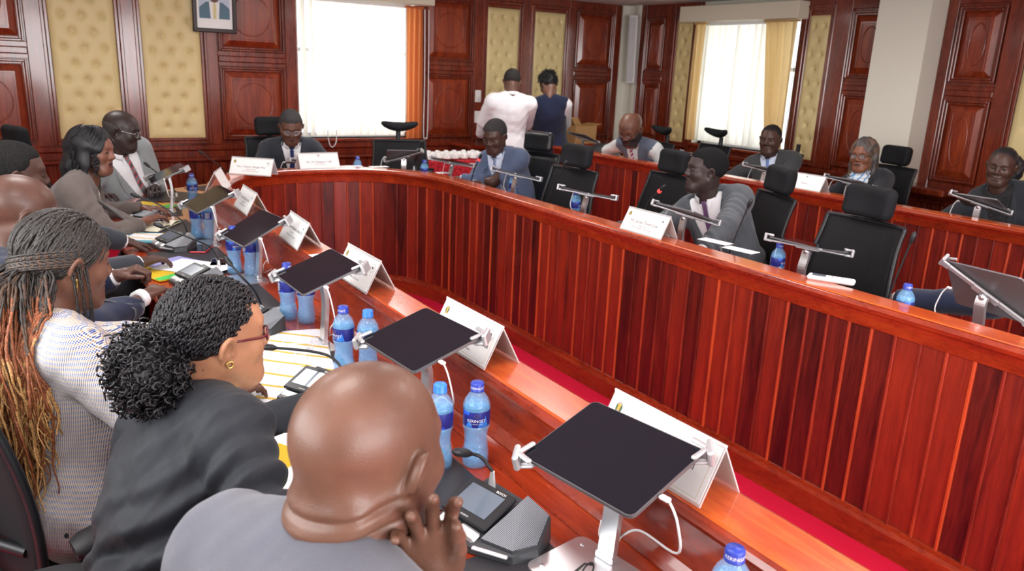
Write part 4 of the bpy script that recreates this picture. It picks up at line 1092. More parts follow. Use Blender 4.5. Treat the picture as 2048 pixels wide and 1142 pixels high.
def make_bottle(loc, rz, label, cap, words_=True):
    rt = thing('water_bottle', label, 'bottle', loc, rz, 'small bottles of water on the desks')
    wob = lambda t, z: .035*math.sin(5*t+z*110) if .03 < z < .10 else 0
    MB().lathe([(0, .004), (.022, .0), (.0295, .004), (.031, .012), (.0315, .03), (.030, .042), (.0275, .058), (.0265, .075), (.0285, .092), (.0318, .102), (.0318, .106), (.0308, .108), (.0308, .144), (.0318, .147), (.0312, .156), (.027, .168), (.019, .180), (.0135, .186), (.0135, .196)], 32, wob=wob).build('plastic_body', pet, rt)
    MB().lathe([(0, .006), (.027, .008), (.029, .03), (.025, .058), (.0245, .075), (.026, .092), (.029, .106), (.029, .148), (.026, .160), (.0, .161)], 24, wob=wob).build('water', wat, rt)
    mb = MB().lathe([(.0135, .187), (.0162, .188), (.0162, .190), (.0155, .191), (.0155, .205), (.0138, .2085), (0, .209)], 24, wob=lambda t, z: .02*math.sin(30*t) if z < .204 else 0)
    cp_ = mb.build('cap', cap, rt)
    if words_ and cap is capm:
        mb = MB(); bend_text(mb, 'KERINGET', .0085, .0160, 0, .1945); mb.build('cap_lettering', M['white'], cp_)
    lb = MB().lathe([(.0312, .1075), (.0314, .108), (.0314, .1445), (.0312, .145)], 32).build('label', lab, rt)
    if words_:
        mb = MB(); bend_text(mb, 'KERINGET', .0098, .0319, 0, .121); bend_text(mb, 'STILL MINERAL WATER', .003, .0319, 0, .1155)
        for k in range(11):
            for q in range(2):
                w = .024 if k % 3 else .018; a0 = 2.0+q*1.15
                a_ = np.linspace(a0, a0+w/.0319, 6); z = .112+k*.0027
                mb.add([(.0319*math.cos(t), .0319*math.sin(t), z+dz) for dz in (0, .0011) for t in a_], [(i, i+1, i+7, i+6) for i in range(5)])
        mb.build('label_lettering', M['white'], lb)
        mb = MB()
        for a0, w_, h_ in ((.42, .30, .020), (.72, .26, .027), (-.55, .28, .016)): mb.add([(.0317*math.cos(a0+d_), .0317*math.sin(a0+d_), .109+z_) for d_, z_ in ((-w_, 0), (-w_/2, 0), (0, 0), (w_/2, 0), (w_, 0), (w_/2, h_/2), (0, h_), (-w_/2, h_/2))], [(0, 1, 7), (1, 2, 6, 7), (2, 3, 5, 6), (3, 4, 5)])
        mb.build('label_peaks', capl, lb)
        mb = MB(); mb.lathe([(.0035, 0), (.0045, 0)], 14); v = [(.032, p[0], .1365+p[1]) for p in mb.v]; mb.v = v; mb.build('label_emblem', M['gold'], lb)
    return rt
camang = lambda x, y: math.atan2(-y, -x)
for i, (x, y, cp_, off, l) in enumerate(((.77, 1.455, capl, 2.4, 'water bottle with light blue cap, half hidden by the bald man in grey'), (.850, 1.425, capm, .0, 'water bottle with dark blue cap and readable label, nearest the camera on the desk'),
        (.785, 2.10, capm, -.9, 'water bottle with dark blue cap, left one of the pair beside the second tablet'), (.835, 2.035, capl, 2.2, 'water bottle with its top hidden under the second tablet'),
        (.79, 2.665, capm, 1.5, 'water bottle, left one of the pair under the third tablet'), (.835, 2.60, capm, 2.5, 'water bottle, right one of the pair under the third tablet'),
        (.775, 3.37, capm, .6, 'water bottle, left one of the pair under the golden reflecting tablet'), (.83, 3.31, capm, 1.7, 'water bottle, right one of the pair under the golden reflecting tablet'),
        (.775, 4.13, capm, 1.0, 'water bottle, left one of the pair beside the open notebook'), (.825, 4.09, capm, 2.6, 'water bottle, right one of the pair beside the open notebook'),
        (.93, 5.02, capm, .2, 'single water bottle in front of the man with the red striped tie'),
        (.875, .680, capm, .2, 'water bottle cut off by the lower edge of the photo'))):
    make_bottle((x, y, ZD), camang(x, y)+off, l, cp_)
for px, py, l in ((715, 315, 'water bottle on the head of the desk beside the first empty chair'), (849, 322, 'water bottle right of the first empty chair, before the red cloth'), (1027, 350, 'water bottle in front of the man in the blue suit'),
        (1153, 385, 'water bottle in front of the first empty chair of the far row'), (1560, 490, 'water bottle right of the man with the purple tie'), (1816, 572, 'water bottle beside the large tilted tablet')):
    p = on_z(px, py, ZD+.2); make_bottle((p[0], p[1], ZD), camang(p[0], p[1])+1.2, l, capm)

# ------------------------------------------------------------------ discussion units with gooseneck microphones
grl = mat('unit_grille', (.16, .17, .19), .45, .3); N = NT(grl); vo = N.n('TexVoronoi', {'Vector': N.co(), 'Scale': 330.0}, voronoi_dimensions='2D'); vo.inputs['Randomness'].default_value = 0
N.l(N.ramp(vo, [(.32, (.02, .02, .025)), (.42, (.26, .28, .31))]), N.b.inputs['Base Color'])
scr = mat('unit_screen', (.12, .15, .19), .12, spec=.8); dg = mat('dark_grey_plastic', (.04, .043, .048), .35)
silv = mat('satin_silver_button', (.72, .74, .75), .28, .7); red = mat('red_light_ring', (.9, .05, .04), .4, emit=(1, .05, .05), es=1.5)
def mic_head(mb, p, d, r=.009):
    d = d/np.linalg.norm(d); mb.tube([p-d*.045, p-d*.035, p-d*.012, p-d*.004, p+d*.004], [.005, r, r*1.05, r*.9, r*.3], 10)
def unit(loc, rz, label, neck=None, word=True):
    rt = thing('discussion_unit', label, 'microphone unit', loc, rz, 'conference microphone units')
    # front = local -Y ; body outline
    base = [(-.10, -.075), (.02, -.085), (.105, -.05), (.125, .0), (.10, .065), (-.09, .075), (-.105, .0)]
    k = len(base); hts = [.012, .012, .014, .018, .050, .055, .030]
    V = [(x, y, 0) for x, y in base]+[(x*.98, y*.98, h) for (x, y), h in zip(base, hts)]
    F = [tuple(range(k))[::-1]]+[(i, (i+1) % k, k+(i+1) % k, k+i) for i in range(k)]+[tuple(range(k, 2*k))]
    F = F[:-1]+[(k, k+1, k+5, k+6), (k+1, k+2, k+4, k+5), (k+2, k+3, k+4)]
    MB().add(V, F).build('housing', dg, rt)
    a = rad(20)
    R = Rx(a)
    sb = MB().box((0, 0, 0), (.125, .098, .010), bev=.003).build('screen_frame', M['black'], rt, (-.038, -.002, .046), (a, 0, 0))
    MB().box((-.002, .003, .0056), (.092, .062, .001)).build('display', scr, sb)
    if word:
        mb = MB(); V, F = text_geo('BOSCH', .008); mb.add([(v[0]+.028, v[1]+.038, .0062) for v in V], F); V, F = text_geo('DICENTIS', .005); mb.add([(v[0]-.0, v[1]-.042, .0062) for v in V], F)
        mb.build('unit_lettering', M['white'], sb)
    gp = MB().add([(.03, -.062, .026), (.098, -.045, .024), (.118, .002, .026), (.095, .062, .054), (.035, .064, .070)], [(0, 1, 2, 3, 4)]); gp.add([(.03, -.062, .016), (.098, -.045, .013), (.118, .002, .016), (.095, .062, .02), (.035, .064, .02)], [])
    gp.add([(.03, -.062, .026), (.098, -.045, .024), (.118, .002, .026), (.095, .062, .054), (.035, .064, .070), (.03, -.062, .012), (.098, -.045, .012), (.118, .002, .012), (.095, .062, .012), (.035, .064, .012)], [(i, i+5, (i+1) % 5+5, (i+1) % 5) for i in range(5)], 1)
    gp.build('speaker_grille', [grl, dg], rt)
    for x0 in (-.062, -.006):
        MB().box((0, 0, 0), (.054, .026, .012), bev=.005).build('touch_button', silv, rt, (x0, -.062, .020), (rad(25), 0, rad(-3)))
    MB().box((0, 0, 0), (.075, .010, .006), bev=.002).build('side_strip', silv, rt, (.062, -.070, .014), (0, 0, rad(20)))
    if neck is not None:
        Rw = Rz(-rz); N_ = [Rw @ (np.array(p)-np.array(loc)) for p in neck]
        st = np.array([N_[0][0], N_[0][1], .02]); u = MB(); u.tube([st, (st+N_[0])/2+np.array([0, 0, .012]), N_[0]], [.012, .010, .006], 8, flat=.5); s_ = u.build('neck_foot', silv, rt)
        pts = spline(N_, 8); mb = MB().tube(pts, .0038, 8); mic_head(mb, pts[-1], pts[-1]-pts[-3]); mb.build('gooseneck_microphone', M['black'], rt)
    return rt
Zp = lambda px, py, z: tuple(on_z(px, py, z))
unit((.74, 1.165, ZD+.003), rad(-76), 'conference unit with screen and speaker nearest the camera, beside the bald man in grey', [Zp(985, 942, .85), Zp(958, 912, .875), Zp(908, 903, .90)])
unit((.66, 1.93, ZD+.003), rad(-62), 'conference unit behind the bald man in grey, before the large printed sheets', [Zp(694, 762, .80), Zp(672, 722, .845), Zp(630, 704, .86), Zp(520, 693, .90)])
unit((.66, 2.62, ZD+.003), rad(-80), 'conference unit behind the face of the woman with glasses', [Zp(523, 610, .80), Zp(508, 580, .86), Zp(480, 550, .92), Zp(450, 515, .97)])
unit((.60, 3.25, ZD+.003), rad(-74), 'conference unit beside the yellow folder with white papers', [Zp(437, 520, .80), Zp(418, 494, .86), Zp(380, 476, .92), Zp(308, 447, .97)])
unit((.635, 3.96, ZD+.003), rad(-74), 'conference unit beside the open notebook', [Zp(375, 465, .80), Zp(363, 441, .86), Zp(320, 410, .93), Zp(262, 388, .98)])
unit((.60, 4.78, ZD+.003), rad(-66), 'conference unit in front of the man with the red striped tie', [Zp(352, 385, .80), Zp(330, 359, .90), Zp(288, 325, 1.0)])
unit((1.25, 5.62, ZD+.003), rad(-140), 'conference unit on the curved desk left of the man at the head', [Zp(455, 345, .84), Zp(430, 325, .92), Zp(398, 302, .99)])
for (tx, ty), (bx, by), x, l, ring in (((963, 309), (942, 352), 2.86, 'conference unit with lit red ring in front of the man in the blue suit', 1), ((1133, 322), (1095, 400), 2.86, 'conference unit with tall microphone before the first empty far row chair', 0),
        ((1330, 371), (1278, 424), 2.88, 'conference unit with lit red ring left of the man with the purple tie', 1), ((1503, 398), (1457, 505), 2.84, 'conference unit in front of the elbow of the man with the purple tie', 0), ((1830, 465), (1775, 597), 2.84, 'conference unit with thin microphone before the empty chair on the right', 0)):
    a, b = on_x(tx, ty, x), on_x(bx, by, x-.02); m_ = (a+b)/2
    unit((b[0]+.03, b[1], ZD+.003), rad(98), l, [(b[0], b[1], min(b[2], .84)), tuple(b+(a-b)*.35), tuple(b+(a-b)*.75), tuple(a)], word=False)
    if ring: o = MB().tube([a-(a-b)/np.linalg.norm(a-b)*.055, a-(a-b)/np.linalg.norm(a-b)*.04], .0105, 10).build('light_ring', red); r_ = [q for q in bpy.data.objects if q.name.startswith('discussion_unit') and q.get('label') == l][0]; o.parent = r_; bpy.context.view_layer.update(); o.matrix_parent_inverse = Matrix.LocRotScale(r_.location, r_.rotation_euler, None).inverted()
unit((2.95, 5.98, ZD+.003), rad(150), 'conference unit before the empty chair right of the head of the desk', [tuple(on_z(828, 332, .86)), tuple(on_z(836, 306, .98)), tuple(on_z(844, 285, 1.08))], word=False)

# ------------------------------------------------------------------ papers and small things on the desks
def sheet(name, label, cat, corners, th, m, extra=None):
    c = np.mean([q[:2] for q in corners], 0); z0 = corners[0][2]
    mb = MB(); P = [(q[0]-c[0], q[1]-c[1]) for q in corners]
    A = sum(P[i][0]*P[(i+1) % len(P)][1]-P[(i+1) % len(P)][0]*P[i][1] for i in range(len(P)))
    if A < 0: P = P[::-1]
    mb.prism(P, 0, th); o = mb.build(name, m, None, (c[0], c[1], z0)); return tag(o, label, cat)
def rect_pts(cx, cy, w, h, a, z): R = Rz(a)[:2, :2]; return [tuple(R @ np.array(p)+(cx, cy))+(z,) for p in ((-w/2, -h/2), (w/2, -h/2), (w/2, h/2), (-w/2, h/2))]
chart = mat('printed_table_sheet', (.85, .86, .88), .7); N = NT(chart); c_ = N.co((1, 1, 1)); 
wv = N.n('TexWave', {'Vector': c_, 'Scale': 5.5, 'Distortion': .5, 'Detail': 1.0}, bands_direction='DIAGONAL'); ns = N.n('TexNoise', {'Vector': N.co((12, 60, 1)), 'Scale': 5.0})
r1 = N.ramp(wv, [(.88, (.86, .87, .9)), (.93, srgb(222, 186, 80))], 'CONSTANT'); r2 = N.ramp(ns, [(.56, (1, 1, 1)), (.62, (.72, .74, .8))])
mm = N.n('Mix', data_type='RGBA', blend_type='MULTIPLY'); mm.inputs[0].default_value = 1; N.t.links.new(r1.outputs[0], mm.inputs[6]); N.t.links.new(r2.outputs[0], mm.inputs[7]); N.t.links.new(mm.outputs[2], N.b.inputs['Base Color'])
Z0 = ZD+.0035
sheet('printed_sheet', 'large printed table sheet with yellow lines, lying lower at the desk edge', 'paper', rect_pts(.62, 2.20, .30, .42, rad(12), Z0), .0012, chart)
sheet('printed_sheet', 'large printed table sheet with yellow lines beside the third stand, upper one', 'paper', rect_pts(.70, 2.36, .24, .34, rad(-14), Z0+.0016), .0012, chart)
yel = mat('yellow_cover', srgb(214, 180, 40), .45); grn = mat('green_cover', srgb(70, 190, 80), .45); blu = mat('light_blue_cover', srgb(90, 170, 190), .45); pur = mat('lilac_sheet', srgb(150, 150, 205), .5)
def folder(loc, a, w, h, label, m0, m1):
    rt = thing('report_folder', label, 'folder', loc, a)
    MB().box((0, 0, .003), (w, h, .006), bev=.001).build('cover', m0, rt)
    mb = MB().add([(-w*.5, -h*.5, .0064), (w*.5, -h*.5, .0064), (w*.5, -h*.2, .0064), (-w*.5, -h*.36, .0064)], [(0, 1, 2, 3)]); mb.build('printed_band', m1, rt); return rt
folder((.52, 3.52, Z0), rad(20), .22, .31, 'yellow report folder with green band under white papers', yel, grn)
for i, (x, y, a) in enumerate(((.60, 3.56, 30), (.64, 3.50, 42))):
    sheet('white_sheet', ('white paper lying over the yellow folder, lower sheet', 'white paper fanned over the yellow folder, topmost sheet')[i], 'paper', rect_pts(x, y, .20, .29, rad(a), Z0+.0066+i*.0014), .001, (pur, M['paper'])[i])
folder((.53, 4.22, Z0), rad(60), .21, .29, 'magazine with blue and yellow cover beside the open notebook', blu, yel)
sheet('magazine_page', 'grey and white printed page on the blue magazine', 'paper', rect_pts(.57, 4.20, .16, .22, rad(64), Z0+.0068), .001, chart)
nb = thing('open_notebook', 'open cream notebook with a pen on it', 'notebook', (.62, 4.52, Z0), rad(55))
mb = MB()
for s in (-1, 1):
    n_ = 8; V = [(s*.15*t, y, .004+.014*math.sin(PI*min(1, t*1.1+.05))**.8) for t in np.linspace(0, 1, n_) for y in (-.105, .105)]
    mb.add(V, [(2*i, 2*i+2, 2*i+3, 2*i+1) for i in range(n_-1)] if s > 0 else [(2*i, 2*i+1, 2*i+3, 2*i+2) for i in range(n_-1)], 0, True)
mb.box((0, 0, .002), (.30, .21, .004)); mb.build('pages', mat('cream_pages', srgb(232, 230, 205), .7), nb)
MB().box((0, 0, .001), (.31, .22, .002)).build('cover', M['blackrub'], nb)
tag(MB().tube([(.60, 4.50, Z0+.026), (.70, 4.53, Z0+.024)], .004, 8).build('ballpoint_pen', capm), 'blue pen lying on the open notebook', 'pen')
folder((.47, 1.58, Z0), rad(18), .24, .34, 'green yellow and white folder between the curly haired woman and the bald man', M['paper'], grn)
sheet('yellow_sheet', 'yellow sheet sticking out of the green folder', 'paper', rect_pts(.44, 1.64, .14, .10, rad(30), Z0+.0068), .001, yel)
folder((.70, 5.12, Z0), rad(40), .2, .28, 'small green and yellow leaflet in front of the man with the red striped tie', yel, grn)
sheet('white_sheet', 'white paper on the rim behind the fourth name sign', 'paper', rect_pts(1.03, 2.92, .12, .10, rad(5), ZS), .001, M['paper'])
for i, (px, py, w) in enumerate(((700, 333, .20), (760, 334, .14), (888, 346, .10))):
    p = on_z(px, py, .905); sheet('white_sheet', ('white paper on the rim right of the centred name sign', 'small white paper on the rim before the first empty chair', 'white paper on the rim before the red cloth')[i], 'paper', rect_pts(p[0], p[1]+.02, w, .07, rad(-3), ZS), .001, M['paper'])
for i, (px, py) in enumerate(((1425, 483), (1475, 500))):
    p = on_z(px, py, .906); sheet('white_sheet', ('white paper under the hands of the man with the purple tie', 'crumpled clear sheet right of the hands of the man with the purple tie')[i], 'paper', rect_pts(p[0]+.02, p[1], .07, .16, rad(8), ZS), .001, M['paper'])
rc = thing('remote_control', 'white air conditioner remote lying on the far rim', 'remote control', (2.655, 1.79, ZS), rad(28))
MB().box((0, 0, .009), (.052, .175, .018), bev=.006).build('case', M['white'], rc); MB().box((0, .045, .0185), (.036, .05, .001)).build('display', scr, rc)
mb = MB()
for j in range(3):
    for k_ in range(2): mb.box(((k_-.5)*.018, -.005-j*.017, .0187), (.011, .009, .002))
mb.build('buttons', mat('grey_keys', (.45, .45, .46), .5), rc)
ph = thing('mobile_phone', 'dark phone in a red case beside the bottle pair by the notebook', 'phone', (.74, 3.86, Z0), rad(-25))
MB().box((0, 0, .004), (.076, .155, .008), bev=.004).build('case', mat('red_case', srgb(200, 40, 60), .4), ph); MB().box((0, 0, .0085), (.07, .148, .001)).build('screen', M['screen'], ph)
ph = thing('mobile_phone', 'silver phone beside the conference unit with the yellow folder', 'phone', (.75, 3.55, Z0), rad(-18))
MB().box((0, 0, .004), (.074, .15, .008), bev=.003).build('case', M['silverpaint'], ph); MB().box((0, 0, .0085), (.066, .12, .001)).build('screen', M['screen'], ph)
gls = thing('folded_spectacles', 'folded black rimmed glasses on the base plate at the lower edge', 'glasses', (.775, .93, ZD+.008), rad(20))
def ring(mb, c, r, w, R=None, n=20, flat=1):
    P = np.array([(r*math.cos(t), 0, r*flat*math.sin(t)) for t in np.linspace(0, 2*PI, n+1)]); 
    if R is not None: P = P @ np.array(R).T
    mb.tube(P+np.array(c), w, 6, cap=False)
mb = MB(); ring(mb, (-.033, 0, .016), .023, .0018, flat=.75); ring(mb, (.033, 0, .016), .023, .0018, flat=.75); mb.tube([(-.01, 0, .02), (0, -.003, .024), (.01, 0, .02)], .0016, 6); mb.build('rims', M['black'], gls)
mb = MB(); mb.tube([(-.056, 0, .02), (-.05, .012, .02), (.05, .02, .012)], .002, 6); mb.tube([(.056, 0, .02), (.05, .016, .018), (-.05, .026, .008)], .002, 6); mb.build('temples', M['black'], gls)
gls = thing('reading_glasses', 'clear rimless glasses standing on the large printed sheets', 'glasses', (.735, 2.27, Z0+.003), rad(60))
mb = MB(); ring(mb, (-.03, 0, .018), .021, .0009, flat=.8); ring(mb, (.03, 0, .018), .021, .0009, flat=.8); mb.tube([(-.009, 0, .02), (0, 0, .023), (.009, 0, .02)], .001, 6); mb.build('rims', M['silver'], gls)
mb = MB(); mb.tube([(-.051, 0, .02), (-.055, .09, .015), (-.052, .12, .003)], .001, 6); mb.tube([(.051, 0, .02), (.055, .09, .015), (.052, .12, .003)], .001, 6); mb.build('temples', M['silver'], gls)
o = MB(); ring(o, (0, 0, .016), .015, .003); tag(o.build('metal_ring', M['gold'], None, (.815, 1.49, ZD), (0, 0, rad(50))), 'small brass ring standing between the two nearest bottles', 'ring')
tag(MB().lathe([(0, 0), (.012, 0), (.012, .09), (0, .09)], 14).build('clear_tube', acr, None, (.745, 2.72, ZD+.02), (rad(80), 0, rad(70))), 'clear plastic tube lying on the stand base by the third tablet', 'tube')

# ------------------------------------------------------------------ tea table, boxes, cups
tt = thing('tea_table', 'table with red patterned cloth behind the far row', 'table', (3.72, 6.95, 0))
rcl = mat('red_patterned_cloth', srgb(190, 20, 40), .6); N = NT(rcl); N.l(N.ramp(N.n('TexNoise', {'Vector': N.co(), 'Scale': 40.0, 'Detail': 4.0}), [(.4, srgb(150, 8, 26)), (.6, srgb(216, 50, 66))]), N.b.inputs['Base Color'])
mb = MB()
for sx in (-1, 1):
    for sy in (-1, 1): MB().box((sx*.62, sy*.2, .37), (.04, .04, .74)).build('leg', M['rail'], tt)
MB().box((0, 0, .75), (1.3, .48, .03)).build('table_board', M['rail'], tt)
mb = MB(); n_ = 80; per = []
for i in range(n_):
    t = i/n_*4; s = int(t); f_ = t-s; per.append([(-.66+1.32*f_, -.25), (.66, -.25+.5*f_), (.66-1.32*f_, .25), (-.66, .25-.5*f_)][s])
V = [(x, y, .768) for x, y in per]
for k_, (dz, am) in enumerate(((.12, .01), (.35, .02), (.6, .028))): V += [(x*(1+am*math.sin(i*1.7)*.6+.01*k_), y*(1+am*math.sin(i*1.7)+.02*k_), .768-dz) for i, (x, y) in enumerate(per)]
mb.add(V, [(k_*n_+i, (k_+1)*n_+i, (k_+1)*n_+(i+1) % n_, k_*n_+(i+1) % n_) for k_ in range(3) for i in range(n_)]+[tuple(range(n_))], 0, False)
tag(mb.build('tablecloth', rcl, None, (3.72, 6.95, 0)), 'red patterned cloth draped over the tea table', 'tablecloth')
por = mat('white_porcelain', (.85, .85, .84), .15)
cup0 = None; n = 0; rnd = random.Random(8)
for r_ in range(3):
    for c_ in range(7):
        loc = (3.42+c_*.10+rnd.uniform(-.01, .01), 6.80+r_*.10, .769)
        if cup0 is None:
            cup0 = thing('tea_cup', 'white porcelain cup upside down on its saucer, one of the cups on the tea table', 'cup', loc, 0, 'cups on the tea table')
            MB().lathe([(0, .006), (.03, .006), (.045, .014), (.046, .016), (.03, .010), (0, .010)], 16).build('saucer', por, cup0)
            mb = MB().lathe([(.036, .012), (.038, .02), (.034, .045), (.024, .064), (.018, .066), (.018, .070), (0, .070)], 16); mb.tube(spline([(.036, 0, .028), (.05, 0, .032), (.052, 0, .046), (.032, 0, .052)], 4), .003, 6); mb.build('cup', por, cup0)
        else: dup(cup0, loc, rnd.uniform(0, 6), cup0['label'])
pl0 = thing('plate_stack', 'stack of white plates at the left end of the cups', 'plates', (3.32, 6.98, .769)); mb = MB()
for i in range(5): MB().lathe([(0, .004+i*.008), (.05, .004+i*.008), (.085, .012+i*.008), (.086, .014+i*.008), (.05, .008+i*.008), (0, .008+i*.008)], 24).build('plate', por, pl0)
sd = thing('side_counter', 'low dark wood counter against the back wall where two staff stand', 'counter', (5.2, 7.40, 0))
MB().box((0, 0, .84), (2.2, .44, .035), bev=.006).build('worktop', M['rail'], sd); MB().box((0, .02, .42), (2.1, .38, .80), bev=.004).build('cabinet_body', M['wall2'], sd)
kb = mat('cardboard', srgb(188, 146, 96), .8)
bx = thing('cardboard_box', 'open brown cardboard box right of the woman in the navy waistcoat', 'box', (5.62, 7.32, .858), rad(8))
mb = MB()
for q in (((0, -.12, .10), (.34, .004, .20)), ((0, .12, .10), (.34, .004, .20)), ((-.17, 0, .10), (.004, .24, .20)), ((.17, 0, .10), (.004, .24, .20)), ((0, 0, .003), (.34, .24, .004))): mb.box(*q)
mb.build('box_body', kb, bx)
for q, R in ((((0, .16, .235), (.33, .10, .004)), Rx(rad(50))), (((-.20, 0, .24), (.10, .23, .004)), Ry(rad(50))), (((.21, 0, .21), (.10, .23, .004)), Ry(rad(-10)))): MB().box(*q, R).build('flap', kb, bx)
tag(MB().box((0, 0, .10), (.30, .24, .20), bev=.006).build('cardboard_box', kb, None, (5.22, 7.35, .858), (0, 0, rad(-4))), 'closed cardboard box partly hidden by the woman in the navy waistcoat', 'box')
bg_ = MB().lathe([(0, 0), (.15, .0), (.19, .05), (.17, .14), (.10, .2), (.0, .21)], 20, wob=lambda t, z: .12*math.sin(3*t+z*20)); tag(bg_.build('black_bag', M['blackrub'], None, (5.15, 6.28, ZD), (0, 0, 0)), 'black bag lying on the second row desk left of the man in the waistcoat', 'bag')
# ------------------------------------------------------------------ office chairs
mesh_f = mat('black_mesh_fabric', (.010, .011, .013), .7, alpha=.92, spec=.25); pad_f = fabric('black_upholstery', (.008, .009, .011), .8, 700, .3, .3, sheen=0)
leath = mat('black_chair_leather', (.010, .011, .013), .36)
_hr = []
NT(mesh_f)
def shell_patch(w0, w1, z0, z1, curve, lean, th, n=12, m=10, y0=0, wid=None, belly=.0):
    V = []
    for k in (0, 1):
        for j in range(m+1):
            t = j/m; z = z0+(z1-z0)*t; w = (wid(t) if wid else w0+(w1-w0)*t)
            for i in range(n+1):
                s = -1+2*i/n; V.append((s*w/2, y0-lean*(z-z0)+curve*s*s+belly*math.sin(PI*t)+k*-th, z))
    F = []; q = (n+1)*(m+1)
    for j in range(m):
        for i in range(n):
            a = j*(n+1)+i; F += [(a, a+n+1, a+n+2, a+1), (q+a, q+a+1, q+a+n+2, q+a+n+1)]
    for i in range(n): F += [(i, i+1, q+i+1, q+i), (m*(n+1)+i, q+m*(n+1)+i, q+m*(n+1)+i+1, m*(n+1)+i+1)]
    for j in range(m): a, b = j*(n+1), (j+1)*(n+1); F += [(a, q+a, q+b, b), (a+n, b+n, q+b+n, q+a+n)]
    return V, F
def office_chair(label, loc, rz, kind='big', material=None, tilt=0):
    """front = local +Y"""
    rt = thing('office_chair', label, 'chair', loc, rz, 'black high-backed office chairs')
    mf = material or mesh_f
    # five-star base
    MB().lathe([(.03, .08), (.045, .10), (.03, .13), (.026, .15), (.026, .38), (0, .38)], 14).build('gas_column', M['black'], rt)
    bs = MB()
    for k in range(5):
        a = 2*PI*k/5+.3; d = np.array([math.cos(a), math.sin(a), 0]); bs.tube([d*.02+(0, 0, .11), d*.18+(0, 0, .095), d*.31+(0, 0, .065)], [.026, .022, .016], 8)
    bs.build('star_base', M['black'], rt)
    for k in range(5):
        a = 2*PI*k/5+.3; MB().tube([(.31*math.cos(a)-.02*math.sin(a), .31*math.sin(a)+.02*math.cos(a), .028), (.31*math.cos(a)+.02*math.sin(a), .31*math.sin(a)-.02*math.cos(a), .028)], .028, 10).build('castor', M['black'], rt)
    # seat cushion
    P = rrect(.50, .48, .09, 5); V = []; F = []; n = len(P)
    for s, z in ((.92, .385), (1, .405), (1, .435), (.93, .455), (.75, .46)): V += [(x*s, y*s+.02, z) for x, y in P]
    F = [(k*n+i, k*n+(i+1) % n, (k+1)*n+(i+1) % n, (k+1)*n+i) for k in range(4) for i in range(n)]+[tuple(range(n))[::-1], tuple(range(4*n, 5*n))]
    MB().add(V, F, 0, True).build('seat', pad_f, rt)
    # back
    y0 = -.22
    wid = lambda t: .44+.05*math.sin(PI*min(1, t*.9+.25))-.0*t
    V, F = shell_patch(.44, .46, .50, 1.02, .035, .16, .012, wid=wid, y0=y0, belly=.03); MB().add(V, F, 0, True).build('backrest', mf, rt)
    fr_ = MB(); L = []; Rr = []
    for t in np.linspace(0, 1, 11):
        z = .50+.52*t; y = y0-.16*(z-.5)+.035+.03*math.sin(PI*t)-.005; L.append((-wid(t)/2, y, z)); Rr.append((wid(t)/2, y, z))
    top = [(s*wid(1)/2, y0-.16*.52+.035*s*s-.005, 1.02) for s in np.linspace(-1, 1, 9)]; bot = [(s*wid(0)/2, y0+.035*s*s-.005, .5) for s in np.linspace(-1, 1, 9)]
    for q in (L, Rr, top, bot): fr_.tube(q, .011, 6)
    fr_.build('back_frame', M['black'], rt)
    sp_ = MB(); sp_.tube(spline([(0, -.05, .37), (0, -.24, .38), (0, -.285, .5), (0, -.30, .8), (0, -.335, 1.02), (0, -.34, 1.10)], 5), .02, 8); 
    for s in (-1, 1): sp_.tube([(0, -.295, .66), (s*.12, -.26, .62), (s*.2, -.205, .60)], .013, 6)
    sp_.build('spine', M['black'], rt)
    if kind == 'big':
        if not _hr:
            def hf_(p):
                q = p-np.array((0, -.298, 1.112), np.float32); y = q[..., 1]-.9*q[..., 0]**2-1.2*q[..., 2]**2+.12*q[..., 2]
                a = np.stack([np.abs(q[..., 0])-.100, np.abs(y)-.002, np.abs(q[..., 2])-.040], -1); return np.linalg.norm(np.maximum(a, 0), axis=-1)-.036
            _hr.append(field(hf_, (-.17, -.36, 1.02), (.17, -.20, 1.21), .008))
        to_obj('headrest', *_hr[0], leath if material else pad_f, rt)
    elif kind == 'wing':
        pts = [(s*.15, -.30+.05*abs(s)**2, 1.135+.035*abs(s)**2) for s in np.linspace(-1, 1, 13)]
        MB().tube(pts, [.014, .026, .030, .034, .036, .038, .04, .038, .036, .034, .030, .026, .014], 12).build('headrest', pad_f, rt)
    for s in (-1, 1):
        a = MB(); a.tube([(s*.22, .02, .39), (s*.29, .0, .41), (s*.29, -.02, .60)], .016, 8); a.build('arm_support', M['black'], rt)
        a = MB(); a.tube(spline([(s*.285, -.14, .615), (s*.29, -.06, .63), (s*.29, .06, .63), (s*.275, .13, .615)], 4), [.02]*1+[.028]*11+[.02]*1, 10, flat=1.4); a.build('armrest', M['blackrub'], rt)
    return rt
RN, RF = rad(-90), rad(90)     # near row faces +X, far rows face -X
oc_ = office_chair
oc_('black chair of the bald man in the grey suit, mostly hidden', (.06, .70, 0), RN)
oc_('black chair with armrest under the woman in the black blazer', (-.04, 1.30, 0), rad(-84))
c3 = oc_('black chair with grey back frame behind the woman with long braids', (.085, 2.03, 0), rad(-74), 'plain')
o = MB().prism([(-.07, -.10), (.07, -.10), (.085, .04), (.05, .05), (.035, .0), (-.035, .0), (-.05, .05), (-.085, .04)], 0, .012, R=Rx(PI/2)).build('lumbar_bracket', mat('lilac_grey_bracket', srgb(176, 172, 188), .4, .3), c3, (0, -.272, .60), (rad(-8), 0, 0))
V, F = text_geo('Session k', .030); MB().add([(-v[0], -.0125, v[1]-.065) for v in V], [q[::-1] for q in F]).build('handwriting', M['ink'], o)
oc_('black chair of the bald man with glasses', (-.12, 2.92, 0), RN)
oc_('black chair of the man in the left corner, rounded headrest showing', (-.30, 3.82, 0), rad(-100))
oc_('black chair of the woman in the taupe blazer', (.02, 4.55, 0), rad(-80))
